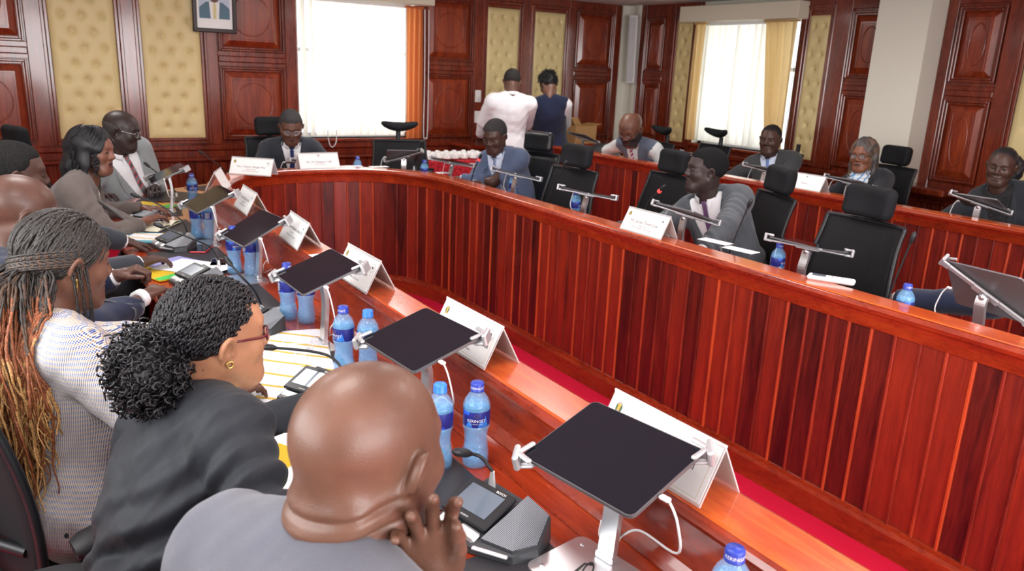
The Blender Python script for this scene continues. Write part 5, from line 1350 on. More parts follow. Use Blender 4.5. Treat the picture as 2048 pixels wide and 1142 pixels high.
oc_('black chair of the man with the red striped tie, headrest behind his head', (.33, 5.86, 0), rad(-70))
def hc(px, py, label, rz, kind='big', m=None, z=1.115):
    p = on_z(px, py, z); q = Rz(rz) @ np.array([0, -.30, 0]); return oc_(label, (p[0]-q[0], p[1]-q[1], 0), rz, kind, m)
hc(541, 262, 'black chair of the man at the head of the desk', rad(183), z=1.07)
hc(798, 250, 'empty chair with wing headrest before the bright back window', rad(165), 'wing', z=1.15)
hc(1080, 288, 'black leather chair behind the man in the blue suit', rad(108), 'big', leath, 1.09)
hc(1157, 306, 'empty chair right of the man in the blue suit', rad(96), z=1.13)
hc(1352, 322, 'empty chair left of the man with the purple tie, partly hidden by him', rad(84))
hc(1566, 358, 'black chair behind the man with the purple tie', rad(66))
hc(1744, 402, 'large empty chair on the right, headrest before the woman with the scarf', rad(84))
hc(1330, 257, 'second row chair with wing headrest behind the man in the waistcoat', rad(80), 'wing', z=1.16)
hc(1438, 262, 'empty chair with wing headrest in front of the right-hand window', rad(84), 'wing', z=1.16)
hc(1590, 285, 'black chair of the man in the charcoal suit by the window', rad(66), 'plain')
hc(1796, 310, 'black chair behind the woman with the white scarf', rad(80))
oc_('black chair of the woman with the gold badge', (5.75, 2.40, 0), rad(90))
oc_('black chair of the person in navy at the right edge', (3.45, 1.10, 0), rad(85))
# ------------------------------------------------------------------ hair styles
def hair_volume(col, off=.018, back=.20, side=.15, wave=.004, face=(.056, .060, .062), res=.005, name='hair', rough=.3, strands=0, part_back=.0, colb=None, seed=1):
    def fn(rt, hc, RH, hs, T, L, hcf, RHf, nb, w):
        R32 = RHf; rnd = np.random.RandomState(seed)
        nape = np.array((0, -.085, -.03)); 
        P0 = hc+RH @ (nape*hs); down = np.array([0, -.02, -1.])
        P1 = hc+RH @ (np.array((0, -.075, -.04))*hs)
        def f(p):
            q = ((p-hcf) @ R32)/hs
            d = dell(q, (0, -.016, .038), (.077+off, .100+off, .088+off*.8))
            d = smin(d, dcap(p, P0, P1+down*back*.55+np.array([0, -.02, 0]), .066, .075), .04)
            d = smin(d, dcap(p, P1+down*back*.5, P1+down*back+np.array([0, -.01, 0]), .07, .035), .05)
            for s in (-1, 1): a = hc+RH @ (np.array((s*.078, -.01, .01))*hs); d = smin(d, dcap(p, a, a+np.array([s*.008, .0, -side]), .026, .020), .035)
            d = d+wave*np.sin(p[..., 2]*62+p[..., 0]*20+2*np.sin(p[..., 1]*22))+wave*.5*np.sin(p[..., 2]*20+p[..., 0]*170)
            fc = dell(q, (0, .100, -.035), (.066, .088, .112)); d = smax(d, -fc, .012)
            return d
        V, Q = field(f, hc-np.array([.16, .20, .16+back]), hc+np.array([.16, .16, .17]), res)
        o = to_obj(name, V, Q, HAIRM(col, rough), rt)
        if strands:
            mb = MB()
            for i in range(strands*2):
                a = rnd.uniform(0, 2*PI); el = rnd.uniform(.25, 1.35); d = np.array((math.cos(a)*math.cos(el), math.sin(a)*math.cos(el), math.sin(el)))
                S0 = np.array((0, -.016, .038)); R0 = np.array((.0785+off, .1015+off, .0885+off*.8)); q = d.copy(); pts = []; out = np.array((math.cos(a), min(math.sin(a), -.1)*1.2, 0)); n_ = 14
                for k in range(n_):
                    tg = out*.4+np.array((0, -.25, -1.)); tg = tg-q*(tg@q); tg /= np.linalg.norm(tg)+1e-9; q = q+tg*.13; q /= np.linalg.norm(q); pts.append(S0+q*R0+q*.001)
                    if pts[-1][2] < -.0 and pts[-1][1] > .03: break
                    if pts[-1][2] < -.03: break
                P_ = np.array(pts)
                if len(P_) < 4 or (((P_[:, 1]-.100)/.066)**2*0+((P_[:, 0])/.068)**2+((P_[:, 1]-.1)/.092)**2+((P_[:, 2]+.035)/.115)**2 < 1).any(): continue
                pts = [hc+RH @ (x*hs) for x in pts]; e = pts[-1]; l = rnd.uniform(.35, .95)*(back if P_[-1][1] < 0 else side)
                for k in range(1, 9): t = k/8; pts.append(e+np.array([.008*math.sin(t*10+i), -.012*t+.008*math.cos(t*9+i), -t*l]))
                mb.tube(spline(pts, 2), rnd.uniform(.0014, .0028), 4, cap=False)
            for i in range(strands):
                a = rnd.uniform(0, 2*PI); x = math.cos(a)*rnd.uniform(.3, 1); yb = -abs(math.sin(a)); l = rnd.uniform(.5, 1.15)*back
                s0 = hc+RH @ (np.array((x*.092, -.02+yb*.105, .02))*hs); pts = []
                for k in range(10): t = k/9; pts.append(s0+np.array([.012*x*t+.006*math.sin(t*9+i), -.015*t+.006*math.cos(t*8+i), -t*l]))
                mb.tube(pts, rnd.uniform(.0018, .004), 4, cap=False)
            mb.build('loose_strands', HAIRM(colb or col, rough), o)
    return fn
def hair_puff(col, c, r, n, curl=.006, seed=2, cap=True, line=None, tw=0, res=.0045, length=.05, scalp=0):
    """tight curls in an ellipsoid c, r (head frame) over a scalp cap"""
    def fn(rt, hc, RH, hs, T, L, hcf, RHf, nb, w):
        rnd = np.random.RandomState(seed); par = rt
        RT = lambda q: hc+RH @ (np.array(q)*hs)
        def f(p):
            q = ((p-hcf) @ RHf)/hs
            d = dell(q, (0, -.014, .036), (.082, .103, .091))
            ln = np.where(q[..., 1] < 0.0, -.045, .030+.0*q[..., 1]) if line is None else line(q)
            ln = np.where((q[..., 1] >= .0), .010+.85*q[..., 1], -.045+.0*q[..., 1])
            d = smax(d, ln-q[..., 2], .008)
            if c is not None: d = smin(d, dell(q, c, np.array(r)*.86), .02)
            return (d+.0016*np.sin(q[..., 0]*420)*np.sin(q[..., 1]*400)*np.sin(q[..., 2]*430))*hs
        V, Q = field(f, hc-.24, hc+.17, res); o = to_obj('hair', V, Q, HAIRM(col, .4), par)
        mb = MB()
        for i in range(tw):     # twisted rows swept back over the scalp
            a = rnd.uniform(-1.45, 1.45); st = rnd.uniform(0, .75); pts = []
            for k in range(26):
                t = st+(rnd.uniform(.16, .2)*0+.26)*k/25
                th = -.62+2.35*t     # from hairline over the crown to the nape
                y, z = math.cos(PI/2*.0+th*1.15-.1), math.sin(th*1.15+.35)
                ang = .42+2.45*t; sx = math.sin(a); cy = math.cos(a)
                d = np.array((sx*math.sin(max(.15, min(PI-.1, ang+.25))), cy*math.cos(ang) if True else 0, cy*math.sin(ang)+(.0 if abs(a) < 1 else -.1)))
                d /= np.linalg.norm(d)
                p = np.array((0, -.014, .036))+d*np.array((.084, .105, .093)); n_ = d; tg = np.array((0, -math.sin(ang), math.cos(ang))); b_ = np.cross(n_, tg); h = 26*k/25*1.0+i
                p = p+n_*.0025*math.cos(h)+b_*.0030*math.sin(h)+n_*.001; pts.append(RT(p))
            if pts[0] is not None:
                z0 = ((np.array(pts)-hc)@RH)/hs
                if (z0[:, 2] > .010+.85*np.maximum(z0[:, 1], 0)-np.where(z0[:, 1] < 0, .05, 0)).all(): mb.tube(pts, .0026*hs, 4, cap=False)
        for i in range(scalp):      # short twists lying on the scalp, running backwards
            d = rnd.randn(3); d /= np.linalg.norm(d)
            if d[2] < -.45: continue
            S0 = np.array((0, -.014, .036)); R0 = np.array((.0835, .1045, .0925)); b0_ = S0+d*R0; back_ = np.array((0, -1, -.15)); pts = []; q = d.copy(); ll = length*rnd.uniform(.5, .9); ph = rnd.uniform(0, 6); lift = rnd.uniform(.0, .004)
            for k in range(16):
                t = k/15; tg = back_-q*(back_@q); tg /= np.linalg.norm(tg)+1e-9; q = q+tg*ll/15/.095; q /= np.linalg.norm(q); bb = np.cross(q, tg); h = ph+k*1.15
                pts.append(S0+q*(R0+lift)+q*.0028*math.cos(h)+bb*.0042*math.sin(h))
            P_ = np.array(pts)
            if (P_[:, 2] > np.where(P_[:, 1] > 0, .012+.85*P_[:, 1], -.045)).all(): mb.tube([RT(x) for x in pts], .0023*hs, 4, cap=False)
        for i in range(n):
            d = rnd.randn(3); d /= np.linalg.norm(d); rr = rnd.uniform(.75, 1.12)
            base = np.array(c)+d*np.array(r)*rr if c is not None else np.array((0, -.014, .05))+d*np.array((.085, .104, .09))*rnd.uniform(.98, 1.15)
            if base[1] > .035 and base[2] < .09: continue
            if c is None and base[2] < -.03: continue
            ax = d*.6+rnd.randn(3)*.5+np.array((0, -.1, -.5)); ax /= np.linalg.norm(ax); e1 = np.cross(ax, (0, 0, 1.)); e1 /= np.linalg.norm(e1)+1e-9; e2 = np.cross(ax, e1); ph = rnd.uniform(0, 6); ll = length*rnd.uniform(.6, 1.2); pts = []
            for k in range(18): t = k/17; h = ph+t*ll/length*17; pts.append(RT(base+ax*ll*(t-.5)+(e1*math.cos(h)+e2*math.sin(h))*curl))
            mb.tube(pts, .0021*hs, 4, cap=False)
        mb.build('curls', HAIRM(col, .3), o)
    return fn
BRC = [(.020, .017, .015), (.06, .032, .018), (.22, .065, .022), (.46, .25, .09)]
def braids(n=190, seed=4):
    def fn(rt, hc, RH, hs, T, L, hcf, RHf, nb, w):
        rnd = np.random.RandomState(seed); RT = lambda q: hc+RH @ (np.array(q)*hs)
        def f(p):
            q = ((p-hcf) @ RHf)/hs; d = dell(q, (0, -.014, .036), (.080, .101, .089)); ln = np.where(q[..., 1] > 0, .0+.95*q[..., 1], -.06); return smax(d, ln-q[..., 2], .006)*hs
        V, Q = field(f, hc-.15, hc+.16, .005); o = to_obj('hair', V, Q, HAIRM((.02, .016, .014), .5), rt)
        mb = MB()
        for i in range(n):
            a = rnd.uniform(-1, 1)*1.35; st = rnd.uniform(.0, .85)**1.2
            pts = []; gather = np.array((.012*rnd.randn(), -.108+.01*rnd.randn(), -.045+.02*rnd.randn()))
            # start on the scalp
            ang = .55+1.75*st; d0 = np.array((math.sin(a), math.cos(a)*math.cos(ang), math.cos(a)*math.sin(ang))); d0 /= np.linalg.norm(d0)
            S = np.array((0, -.014, .036)); rad_ = np.array((.0835, .1045, .0925))
            if (S+d0*rad_)[2] < .95*max((S+d0*rad_)[1], 0)-.03: continue
            rs = a > .1 and rnd.rand() < .75
            d1 = np.array((math.sin(a)*(.95 if rs else .55)+.06*rnd.randn(), -.55 if rs else -1.0, -.75+.15*rnd.randn())); d1 /= np.linalg.norm(d1)
            m_ = 16; lift = rnd.uniform(0, .006)
            for k in range(m_):
                t = k/(m_-1); sag = math.sin(PI*t)*.25*abs(math.sin(a)); dd = d0*(1-t)+d1*t+np.array((math.copysign(sag, a), 0, -sag*.3)); dd /= np.linalg.norm(dd); pts.append(RT(S+dd*(rad_+lift)))
            # hang down over the back and shoulder
            e = pts[-1]; h0 = len(pts); side = rnd.uniform(-.45, 1.25); dep = rnd.uniform(-.02, .05); ln_ = rnd.uniform(.32, .56)
            for k in range(1, 19):
                t = k/18; pts.append(e+np.array([side*.13*min(1, t*1.6)+.006*math.sin(9*t+i), -dep-.055*math.sin(min(1, t*1.5)*PI/2)+.01*math.sin(7*t+i*2), -ln_*t]))
            if rs:
                for k in range(18): pts[h0+k] = e+np.array([.05*min(1, (k+1)/9)*(side+.3)+.006*math.sin(k*.5+i), -.012*k/18-.05*rnd.rand()*0-.03*math.sin(PI*k/18)+.008*math.sin(k*.4+i), -ln_*.85*(k+1)/18])
            for k in range(h0, len(pts)):
                hit = CUR.find_nearest(Vector(pts[k])); P_, N__ = np.array(hit[0]), np.array(hit[1]); dd = (np.array(pts[k])-P_)@N__
                if dd < .006 and hit[3] < .12: pts[k] = P_+N__*rnd.uniform(.005, .012)
            pts = np.array(spline(pts, 3)); N_ = len(pts); r = rnd.uniform(.0026, .0036); s_ = np.arange(N_)
            rr = r*(1+.28*np.sin(s_*1.9+i)); tt = s_/N_
            curly = rnd.uniform(.72, .9)
            rr = np.where(tt > curly, r*.9*(1-.5*(tt-curly)/(1-curly)), rr)
            j = np.where(tt > curly)[0]
            pts[j] += np.stack([.012*np.sin((tt[j]-curly)*38+i), .010*np.cos((tt[j]-curly)*33+i*2), 0*j], 1)*((tt[j]-curly)/(1-curly))[:, None]
            b0 = len(mb.f); mb.tube(pts, rr, 5, cap=False); off = rnd.uniform(-.10, .10); dark = rnd.rand() < .25
            for q in range(b0, len(mb.f)):
                t = ((q-b0)//5)/N_+off; mb.m[q] = 0 if t < .52 else (1 if t < .60 else (2 if t < .76 or dark else 3))
        # wrapped bundle around the back of the head
        for i in range(26):
            z = -.045+.0016*i+rnd.randn()*.002; pts = []
            for t in np.linspace(-1.35, 1.7, 22): pts.append(RT((.089*math.sin(t)*(1+.02*rnd.randn()*0), -.014-.112*math.cos(t), z+.020*(t+1.35)*.6*1.0+.018*math.sin(t))))
            b0 = len(mb.f); P = spline(pts, 3); mb.tube(P, .0031*(1+.25*np.sin(np.arange(len(P))*1.9+i)), 5, cap=False)
            for q in range(b0, len(mb.f)): mb.m[q] = 1 if (i+(q//200)) % 3 == 0 else 0
        # front loose braids beside the cheek
        for i in range(6):
            s0 = RT((.078, .022-.009*i, .0+.003*i)); pts = [s0+np.array([0, 0, 0])]
            for k in range(1, 12): t = k/11; pts.append(s0+RH @ np.array((.012*math.sin(3*t)+.001*i, .010*t*(1 if i % 2 else -.6), 0))*1.0+np.array([0, 0, -t*(.13+.008*i)]))
            P = spline(pts, 3); mb.tube(P, .0026*(1+.25*np.sin(np.arange(len(P))*1.9+i)), 5, cap=False)
        mb.build('braids', [HAIRM(c, .45) for c in BRC], o)
        bd = MB(); c = RT((-.055, -.105, -.035)); bd.tube([c+RH @ np.array((.016*math.cos(t), 0, .016*math.sin(t))) for t in np.linspace(0, 2*PI, 15)], .004, 6, cap=False); bd.build('hair_band', mat('yellow_band', srgb(230, 180, 50), .5), o)
    return fn
def hair_back_bun(col, seed=6):
    def fn(rt, hc, RH, hs, T, L, hcf, RHf, nb, w):
        RT = lambda q: hc+RH @ (np.array(q)*hs)
        def f(p):
            q = ((p-hcf) @ RHf)/hs; d = dell(q, (0, -.014, .036), (.081, .102, .091)); 
            d = d+.0028*np.abs(np.sin(q[..., 0]*150+q[..., 2]*40)); ln = np.where(q[..., 1] > 0, -.01+.95*q[..., 1], -.06); d = smax(d-.003, ln-q[..., 2], .006)
            b = dell(q, (-.045, -.118, -.030), (.068, .06, .095)); b = b+.004*np.sin(q[..., 0]*120)*np.sin(q[..., 2]*90+2); return smin(d, b, .02)*hs
        V, Q = field(f, hc-.22, hc+.16, .005); to_obj('hair', V, Q, HAIRM(col, .4), rt)
    return fn
def hair_fringe(col, nz=.004):        # short hair left at sides and back of a bald head
    def fn(rt, hc, RH, hs, T, L, hcf, RHf, nb, w):
        def f(p):
            q = ((p-hcf) @ RHf)/hs; d = dell(q, (0, -.014, .036), (.077, .098, .086)); d = smin(d, dell(q, (0, .022, .02), (.067, .072, .080)), .03)-nz
            d = smax(d, q[..., 2]-(.045-.35*(q[..., 1]+.05)*(q[..., 1] > -.05)), .01); d = smax(d, -.045-q[..., 2], .01); d = smax(d, q[..., 1]-.03, .01)
            return d*hs
        V, Q = field(f, hc-.14, hc+.15, .005); to_obj('hair', V, Q, HAIRM(col, .6), rt)
    return fn
def hp(px, py, t): return tuple(np.array([0, 0, CAMH])+ray(px, py)*t)
S_D = skin('deep', srgb(74, 50, 42)); S_M = skin('brown', srgb(108, 73, 58)); S_L = skin('warm', srgb(172, 122, 92), .4); S_XD = skin('very_deep', srgb(52, 40, 38)); S_B = skin('chestnut', srgb(98, 68, 54), .38)
SH_W = fab('white_shirt', (.78, .79, .82), var=.04, bump=.1); SH_B = fab('light_blue_shirt', srgb(205, 216, 236), var=.04, bump=.1)
def stripes(name, c1, c2, c3, sc, rot):
    m = mat(name, c1, .55, sheen=.3); N = NT(m); w_ = N.n('TexWave', {'Vector': N.co((1, 1, 1)), 'Scale': sc, 'Distortion': 0.0}, bands_direction='DIAGONAL'); N.l(N.ramp(w_, [(.3, c1), (.36, c2), (.62, c2), (.7, c3)], 'CONSTANT'), N.b.inputs['Base Color']); return m
T_RED = stripes('red_striped_tie', srgb(110, 110, 116), srgb(206, 50, 52), srgb(70, 60, 66), 9.0, 0)
T_CHK = mat('blue_check_tie', srgb(90, 110, 150), .55); N = NT(T_CHK); N.l(N.ramp(N.n('TexChecker', {'Vector': N.co(), 'Scale': 70.0}), [(.4, srgb(70, 92, 140)), (.6, srgb(170, 180, 205))], 'CONSTANT'), N.b.inputs['Base Color'])
T_NAVY = fab('navy_tie', srgb(34, 52, 100)); T_PUR = fab('purple_tie', srgb(96, 66, 104)); T_BLUE = fab('blue_tie', srgb(110, 130, 180))
flor = mat('patterned_blouse', (.8, .78, .72), .6); N = NT(flor); N.l(N.ramp(N.n('TexVoronoi', {'Vector': N.co(), 'Scale': 55.0}), [(.2, srgb(60, 50, 60)), (.32, srgb(190, 170, 160)), (.5, srgb(225, 216, 200))]), N.b.inputs['Base Color'])
brt = mat('bright_patterned_blouse', (.8, .78, .72), .5); N = NT(brt); N.l(N.ramp(N.n('TexNoise', {'Vector': N.co(), 'Scale': 40.0, 'Detail': 2.0}), [(.38, srgb(70, 66, 130)), (.47, srgb(225, 220, 225)), (.56, srgb(170, 110, 80)), (.62, srgb(235, 232, 235))]), N.b.inputs['Base Color'])
# woven tweed: rows of small slanted blue and brown ticks on white
tw = mat('tweed', (.8, .79, .75), .85, spec=.2); N = NT(tw); c = N.co(); sx = N.n('SeparateXYZ', {0: c})
yy = N.n('Math', {0: sx.outputs[1], 1: .62}, operation='MULTIPLY'); xx = N.n('Math', {0: sx.outputs[0], 1: yy}, operation='ADD')
row = N.n('Math', {0: N.n('Math', {0: sx.outputs[2], 1: 2*PI/.0056}, operation='MULTIPLY')}, operation='SINE')
row2 = N.n('Math', {0: N.n('Math', {0: sx.outputs[2], 1: PI/.0056}, operation='MULTIPLY')}, operation='SINE')
zz = N.n('Math', {0: sx.outputs[2], 1: .8}, operation='MULTIPLY'); dg_ = N.n('Math', {0: xx, 1: zz}, operation='ADD')
tick = N.n('Math', {0: N.n('Math', {0: dg_, 1: 2*PI/.0048}, operation='MULTIPLY')}, operation='SINE')
both = N.n('Math', {0: row, 1: tick}, operation='MULTIPLY'); on = N.n('Math', {0: both, 1: .06}, operation='GREATER_THAN'); isb = N.n('Math', {0: row2, 1: 0.0}, operation='GREATER_THAN')
m1 = N.n('Mix', data_type='RGBA'); N.t.links.new(isb.outputs[0], m1.inputs[0]); m1.inputs[6].default_value = (*srgb(150, 130, 110), 1); m1.inputs[7].default_value = (*srgb(60, 86, 150), 1)
m2 = N.n('Mix', data_type='RGBA'); N.t.links.new(on.outputs[0], m2.inputs[0]); m2.inputs[6].default_value = (*srgb(212, 208, 200), 1); N.t.links.new(m1.outputs[2], m2.inputs[7]); N.t.links.new(m2.outputs[2], N.b.inputs['Base Color']); N.bump(both, .4, .001)
G_SIL = dict(m=M['silver']); G_BLK = dict(m=M['black'], w=.0019); G_RED = dict(m=mat('burgundy_frame', srgb(90, 24, 36), .25), w=.0021, flat=.62)
black_suit = fab('black_suit', srgb(31, 35, 41), var=.1, rough=.62, sheen=.05); dark_suit = fab('dark_suit', srgb(46, 50, 58)); grey_suit = fab('grey_suit', srgb(84, 86, 95)); lgrey_suit = fab('light_grey_suit', srgb(140, 146, 148)); mgrey_suit = fab('mid_grey_suit', srgb(72, 77, 83)); blue_suit = fab('blue_suit', srgb(82, 96, 124)); navy = fab('navy_suit', srgb(26, 34, 58)); taupe = fab('taupe_blazer', srgb(100, 90, 86)); char = fab('charcoal_suit', srgb(62, 64, 66)); wc = fab('grey_waistcoat', srgb(86, 96, 112)); sh_g = fab('pale_grey_shirt', srgb(206, 212, 212), var=.05, bump=.1); navyw = fab('navy_waistcoat', srgb(26, 34, 60))

# ------------------------------------------------------------------ near row
def puffy(amp=.0045, seed=5):
    def ex(p, q, d, arms, L):
        for i in (0, 1):
            S_, E, Wt = arms[i]; a = (p-S_.astype(np.float32)); ax = ((E-S_)/np.linalg.norm(E-S_)).astype(np.float32); t = a@ax
            d = d+amp*np.sin(t*95+2.0*np.sin(q[..., 0]*18+seed)+q[..., 1]*25)*np.exp(-((t-.14)/.10)**2)*1.2
            b = (p-E.astype(np.float32)); d = d+amp*np.sin((b@ax)*130+q[..., 1]*30)*np.exp(-np.sum(b*b, -1)/.008)
        d = d+amp*1.3*np.sin(q[..., 2]*60+q[..., 0]*16+1.5*np.sin(q[..., 1]*20+seed))*np.exp(-((q[..., 2]-.13)/.11)**2)*(.5+.5*np.tanh(-q[..., 1]*14))
        return d
    return ex
h1 = human('bald man in a grey suit seen from behind, chin resting on his hand', hp(738, 912, .98), (.04, .70), -72, look=-65, pitch=6, roll=-3, skinm=S_B, outfit='suit', colour=grey_suit, res=.0065, hres=.0028, fat=.6, hair=None,
      hands=[(.50, 1.16, .80), hp(872, 1166, 1.0)], poles=[None, (.55, .2, -.9)], hdir=[None, (-.22, -.10, .95)], hnorm=[None, (.30, .95, .10)], curls=(.35, (.22, .20, .24, .30)), folds=1, nk_off=(-.005, -.048, -.104), extra=puffy(.003), sw=.19, thumb=(.6, .2), tie=T_NAVY, hairfn=None)
wt_ = MB(); S_, E_, W_h = h1['arms'][1]; dr = (W_h-E_)/np.linalg.norm(W_h-E_); e1 = np.cross(dr, (0, 0, 1.)); e1 /= np.linalg.norm(e1)+1e-9; e2 = np.cross(dr, e1)
c_ = W_h-dr*.004; wt_.tube([c_+(e1*math.cos(t)+e2*math.sin(t))*.0285 for t in np.linspace(0, 2*PI, 25)], .0048, 6, cap=False)
wb = wt_.build('wrist_watch', mat('gold_and_steel', (.75, .66, .42), .25, .9), h1['rt'])
fd = -e1; q_ = MB(); R_ = np.stack([np.cross(dr, fd), dr, fd], 1); q_.prism([(.019*math.cos(t), .019*math.sin(t)) for t in np.linspace(0, 2*PI, 21)[:-1]], -.004, .006, R=R_, c=c_+fd*.030); q_.build('watch_case', M['silver'], wb)

h2 = human('woman in a black blazer with curly black hair and burgundy glasses', hp(432, 672, 1.60), (.10, 1.34), -80, look=-84, pitch=1, roll=2, sex='f', skinm=S_L, outfit='blazer', colour=black_suit, shirt=brt, res=.0065, hres=.003, fat=.55, hair='none', haircol=(.02, .015, .014),
      hands=[(.60, 1.78, .80), (.52, 1.28, .80)], poles=[(-.9, -.3, -.5), (.9, -.1, -.7)], hairfn=hair_puff((.007, .007, .009), (0, -.135, -.055), (.098, .072, .088), 620, tw=0, length=.055, scalp=1500), glasses=G_RED, extra=puffy(.009, 2), wr=.006, bust=1.0, sw=.185, lips=LIPD, w0=.17)
er = MB(); er.tube([h2['RT4']((.081, .0, -.036)+np.array((.002, .007*math.cos(t), .007*math.sin(t)))) for t in np.linspace(0, 2*PI, 19)], .0017, 6, cap=False); er.build('gold_hoop_earring', M['gold'], h2['body'])

h3 = human('woman with long black and blonde braids in a white tweed jacket', hp(130, 524, 1.90), (.10, 2.04), -74, look=-74, pitch=10, roll=0, sex='f', skinm=S_M, outfit='tweed', colour=tw, shirt=tw, res=.0065, hres=.0032, fat=.6, hair='none',
      hands=[(.47, 2.42, .80), (.42, 1.96, .80)], poles=[(-.9, -.3, -.5), (.9, -.1, -.7)], hairfn=braids(430), bust=1.0, sw=.175, lips=LIPD)
er = MB(); er.tube([h3['RT4']((.080, .0, -.045)+np.array((.002, .002*math.cos(t), .018*math.sin(t)))) for t in np.linspace(0, 2*PI, 15)], .002, 6, cap=False); er.build('gold_earring', M['gold'], h3['body'])
h4 = human('bald man with dark glasses in a navy suit, holding a pen', hp(40, 430, 2.52), (-.12, 2.88), -86, look=-80, pitch=12, skinm=skin('walnut', srgb(88, 60, 50), .36), outfit='suit', colour=navy, res=.009, hres=.004, fat=.4, hair=None, haircol=(.03, .022, .02), glasses=G_BLK, tie=T_NAVY,
      hands=[(.30, 3.20, .83), (.36, 2.98, .80)], curls=((.7, .8, .85, .9), .5), headscale=1.06)
tag(MB().tube([on_z(222, 467, .84), on_z(238, 470, .83), on_z(256, 472, .83)], .0042, 8).build('ballpoint_pen', M['white']), 'white and blue pen held by the bald man with glasses', 'pen')
h5 = human('dark haired man in the left corner looking to the right', hp(28, 350, 3.0), (-.24, 3.68), -80, look=-86, pitch=4, skinm=S_D, outfit='suit', colour=dark_suit, res=.010, hres=.0045, fat=.5, hair='short', tie=T_NAVY, hands=[(.42, 3.95, .80), (.42, 3.50, .80)], headscale=1.04)
h6 = human('woman in a taupe blazer with long wavy black hair', hp(186, 303, 3.95), (.10, 4.50), -108, look=-122, pitch=4, roll=-4, sex='f', skinm=skin('cocoa', srgb(112, 72, 58)), outfit='blazer', colour=taupe, shirt=flor, res=.0085, hres=.0036, fat=.5, hair='none', haircol=(.01, .009, .01),
      hands=[(.62, 4.78, .80), (.58, 4.42, .80)], poles=[(-.8, -.3, -.6), (.8, -.2, -.8)], hairfn=hair_volume((.008, .008, .010), back=.26, side=.13, wave=.006, res=.0045, strands=160), bust=.95, lips=LIPB, w0=.16, extra=puffy(.003), sw=.172)
h7 = human('heavy bald man in a light grey suit with red striped tie', hp(243, 262, 5.0), (.66, 5.90), -140, look=-112, pitch=12, skinm=S_XD, outfit='suit', colour=lgrey_suit, res=.009, hres=.0038, fat=1.25, sw=.205, hair=None, haircol=(.02, .02, .02), glasses=G_SIL, tie=T_RED, hands=[(.80, 5.55, .80), (.42, 5.25, .80)], headscale=1.04, vw=1.5, w0=.10, hairfn=hair_fringe((.05, .045, .045), .002))
h8 = human('man with glasses in a dark suit at the head of the desk', hp(582, 254, 6.12), (1.98, 6.50), 168, look=165, pitch=24, skinm=skin('umber', srgb(98, 66, 54)), outfit='suit', colour=dark_suit, res=.009, hres=.0036, fat=.6, hair='short', haircol=(.045, .043, .043), glasses=G_SIL, tie=T_NAVY, hands=[(2.22, 6.0, .80), (1.72, 6.0, .80)], headscale=1.06)
# ------------------------------------------------------------------ far row
h9 = human('man in a blue suit with a checked tie looking down at the far desk', hp(990, 273, 6.0), (3.52, 5.22), 112, look=120, pitch=20, skinm=S_D, outfit='suit', colour=blue_suit, res=.009, hres=.0036, fat=.6, hair='short', haircol=(.035, .033, .033), shirt=SH_B, tie=T_CHK, hands=[(2.98, 5.36, .80), (2.96, 5.10, .80)], headscale=1.05, w0=.14, vw=1.2)
h10 = human('man in a dark grey suit and purple tie looking back over his shoulder', hp(1412, 342, 4.35), (3.56, 2.96), 106, look=62, pitch=-2, skinm=S_XD, outfit='suit', colour=mgrey_suit, res=.007, hres=.0032, fat=.4, hair='short', haircol=(.008, .008, .009), tie=T_PUR, hands=[(2.90, 3.02, .80), (2.93, 2.62, .80)], poles=[None, None], headscale=1.04, w0=.10, vw=1.35, extra=puffy(.003), hdir=[None, (-.3, .95, -.05)]) if False else \
      human('man in a dark grey suit and purple tie looking back over his shoulder', hp(1412, 342, 4.35), (3.56, 2.96), 112, look=62, pitch=-2, skinm=S_XD, outfit='suit', colour=mgrey_suit, res=.007, hres=.0032, fat=.4, hair='short', haircol=(.008, .008, .009), tie=T_PUR, hands=[(2.92, 2.72, .80), (2.86, 3.22, .84)], poles=[(-1, -.5, .25), (.6, -.3, -.7)], headscale=1.04, w0=.08, vw=1.45, extra=puffy(.003))
h11 = human('person in a navy sleeve reaching behind the large tilted tablet', (3.46, .98, 1.16), (3.55, .98), 92, look=90, pitch=5, skinm=S_M, outfit='suit', colour=navy, res=.010, hres=.0045, fat=.5, hair='short', tie=T_NAVY, hands=[(3.05, .75, .80), hp(1790, 598, 3.62)], poles=[None, (.3, .4, -.8)], headscale=1.0, hdir=[None, (-.25, .95, -.1)])
# ------------------------------------------------------------------ second row
h12 = human('bearded bald man in a grey waistcoat with a blue lanyard, head bent down', hp(1262, 258, 7.1), (5.42, 5.62), 98, look=108, pitch=34, skinm=S_M, outfit='waistcoat', colour=wc, shirt=sh_g, res=.009, hres=.0038, fat=.8, hair=None, haircol=(.02, .02, .02), glasses=G_BLK, tie=stripes('red_blue_tie', srgb(160, 30, 50), srgb(60, 70, 150), srgb(220, 220, 225), 12.0, 0), hands=[(5.02, 5.46, .80), (5.02, 5.76, .80)], poles=[(-1, -.2, .0), (1, -.2, .0)], headscale=1.22, sw=.21)
h13 = human('bald man in a charcoal suit with a blue tie in front of the right-hand window', hp(1541, 280, 6.75), (5.78, 4.50), 112, look=112, pitch=4, skinm=S_D, outfit='suit', colour=char, shirt=SH_B, res=.009, hres=.0038, fat=.5, hair='thin', haircol=(.02, .018, .018), tie=T_BLUE, hands=[(5.25, 4.28, .80), (5.22, 4.88, .80)], headscale=1.06, sw=.20)
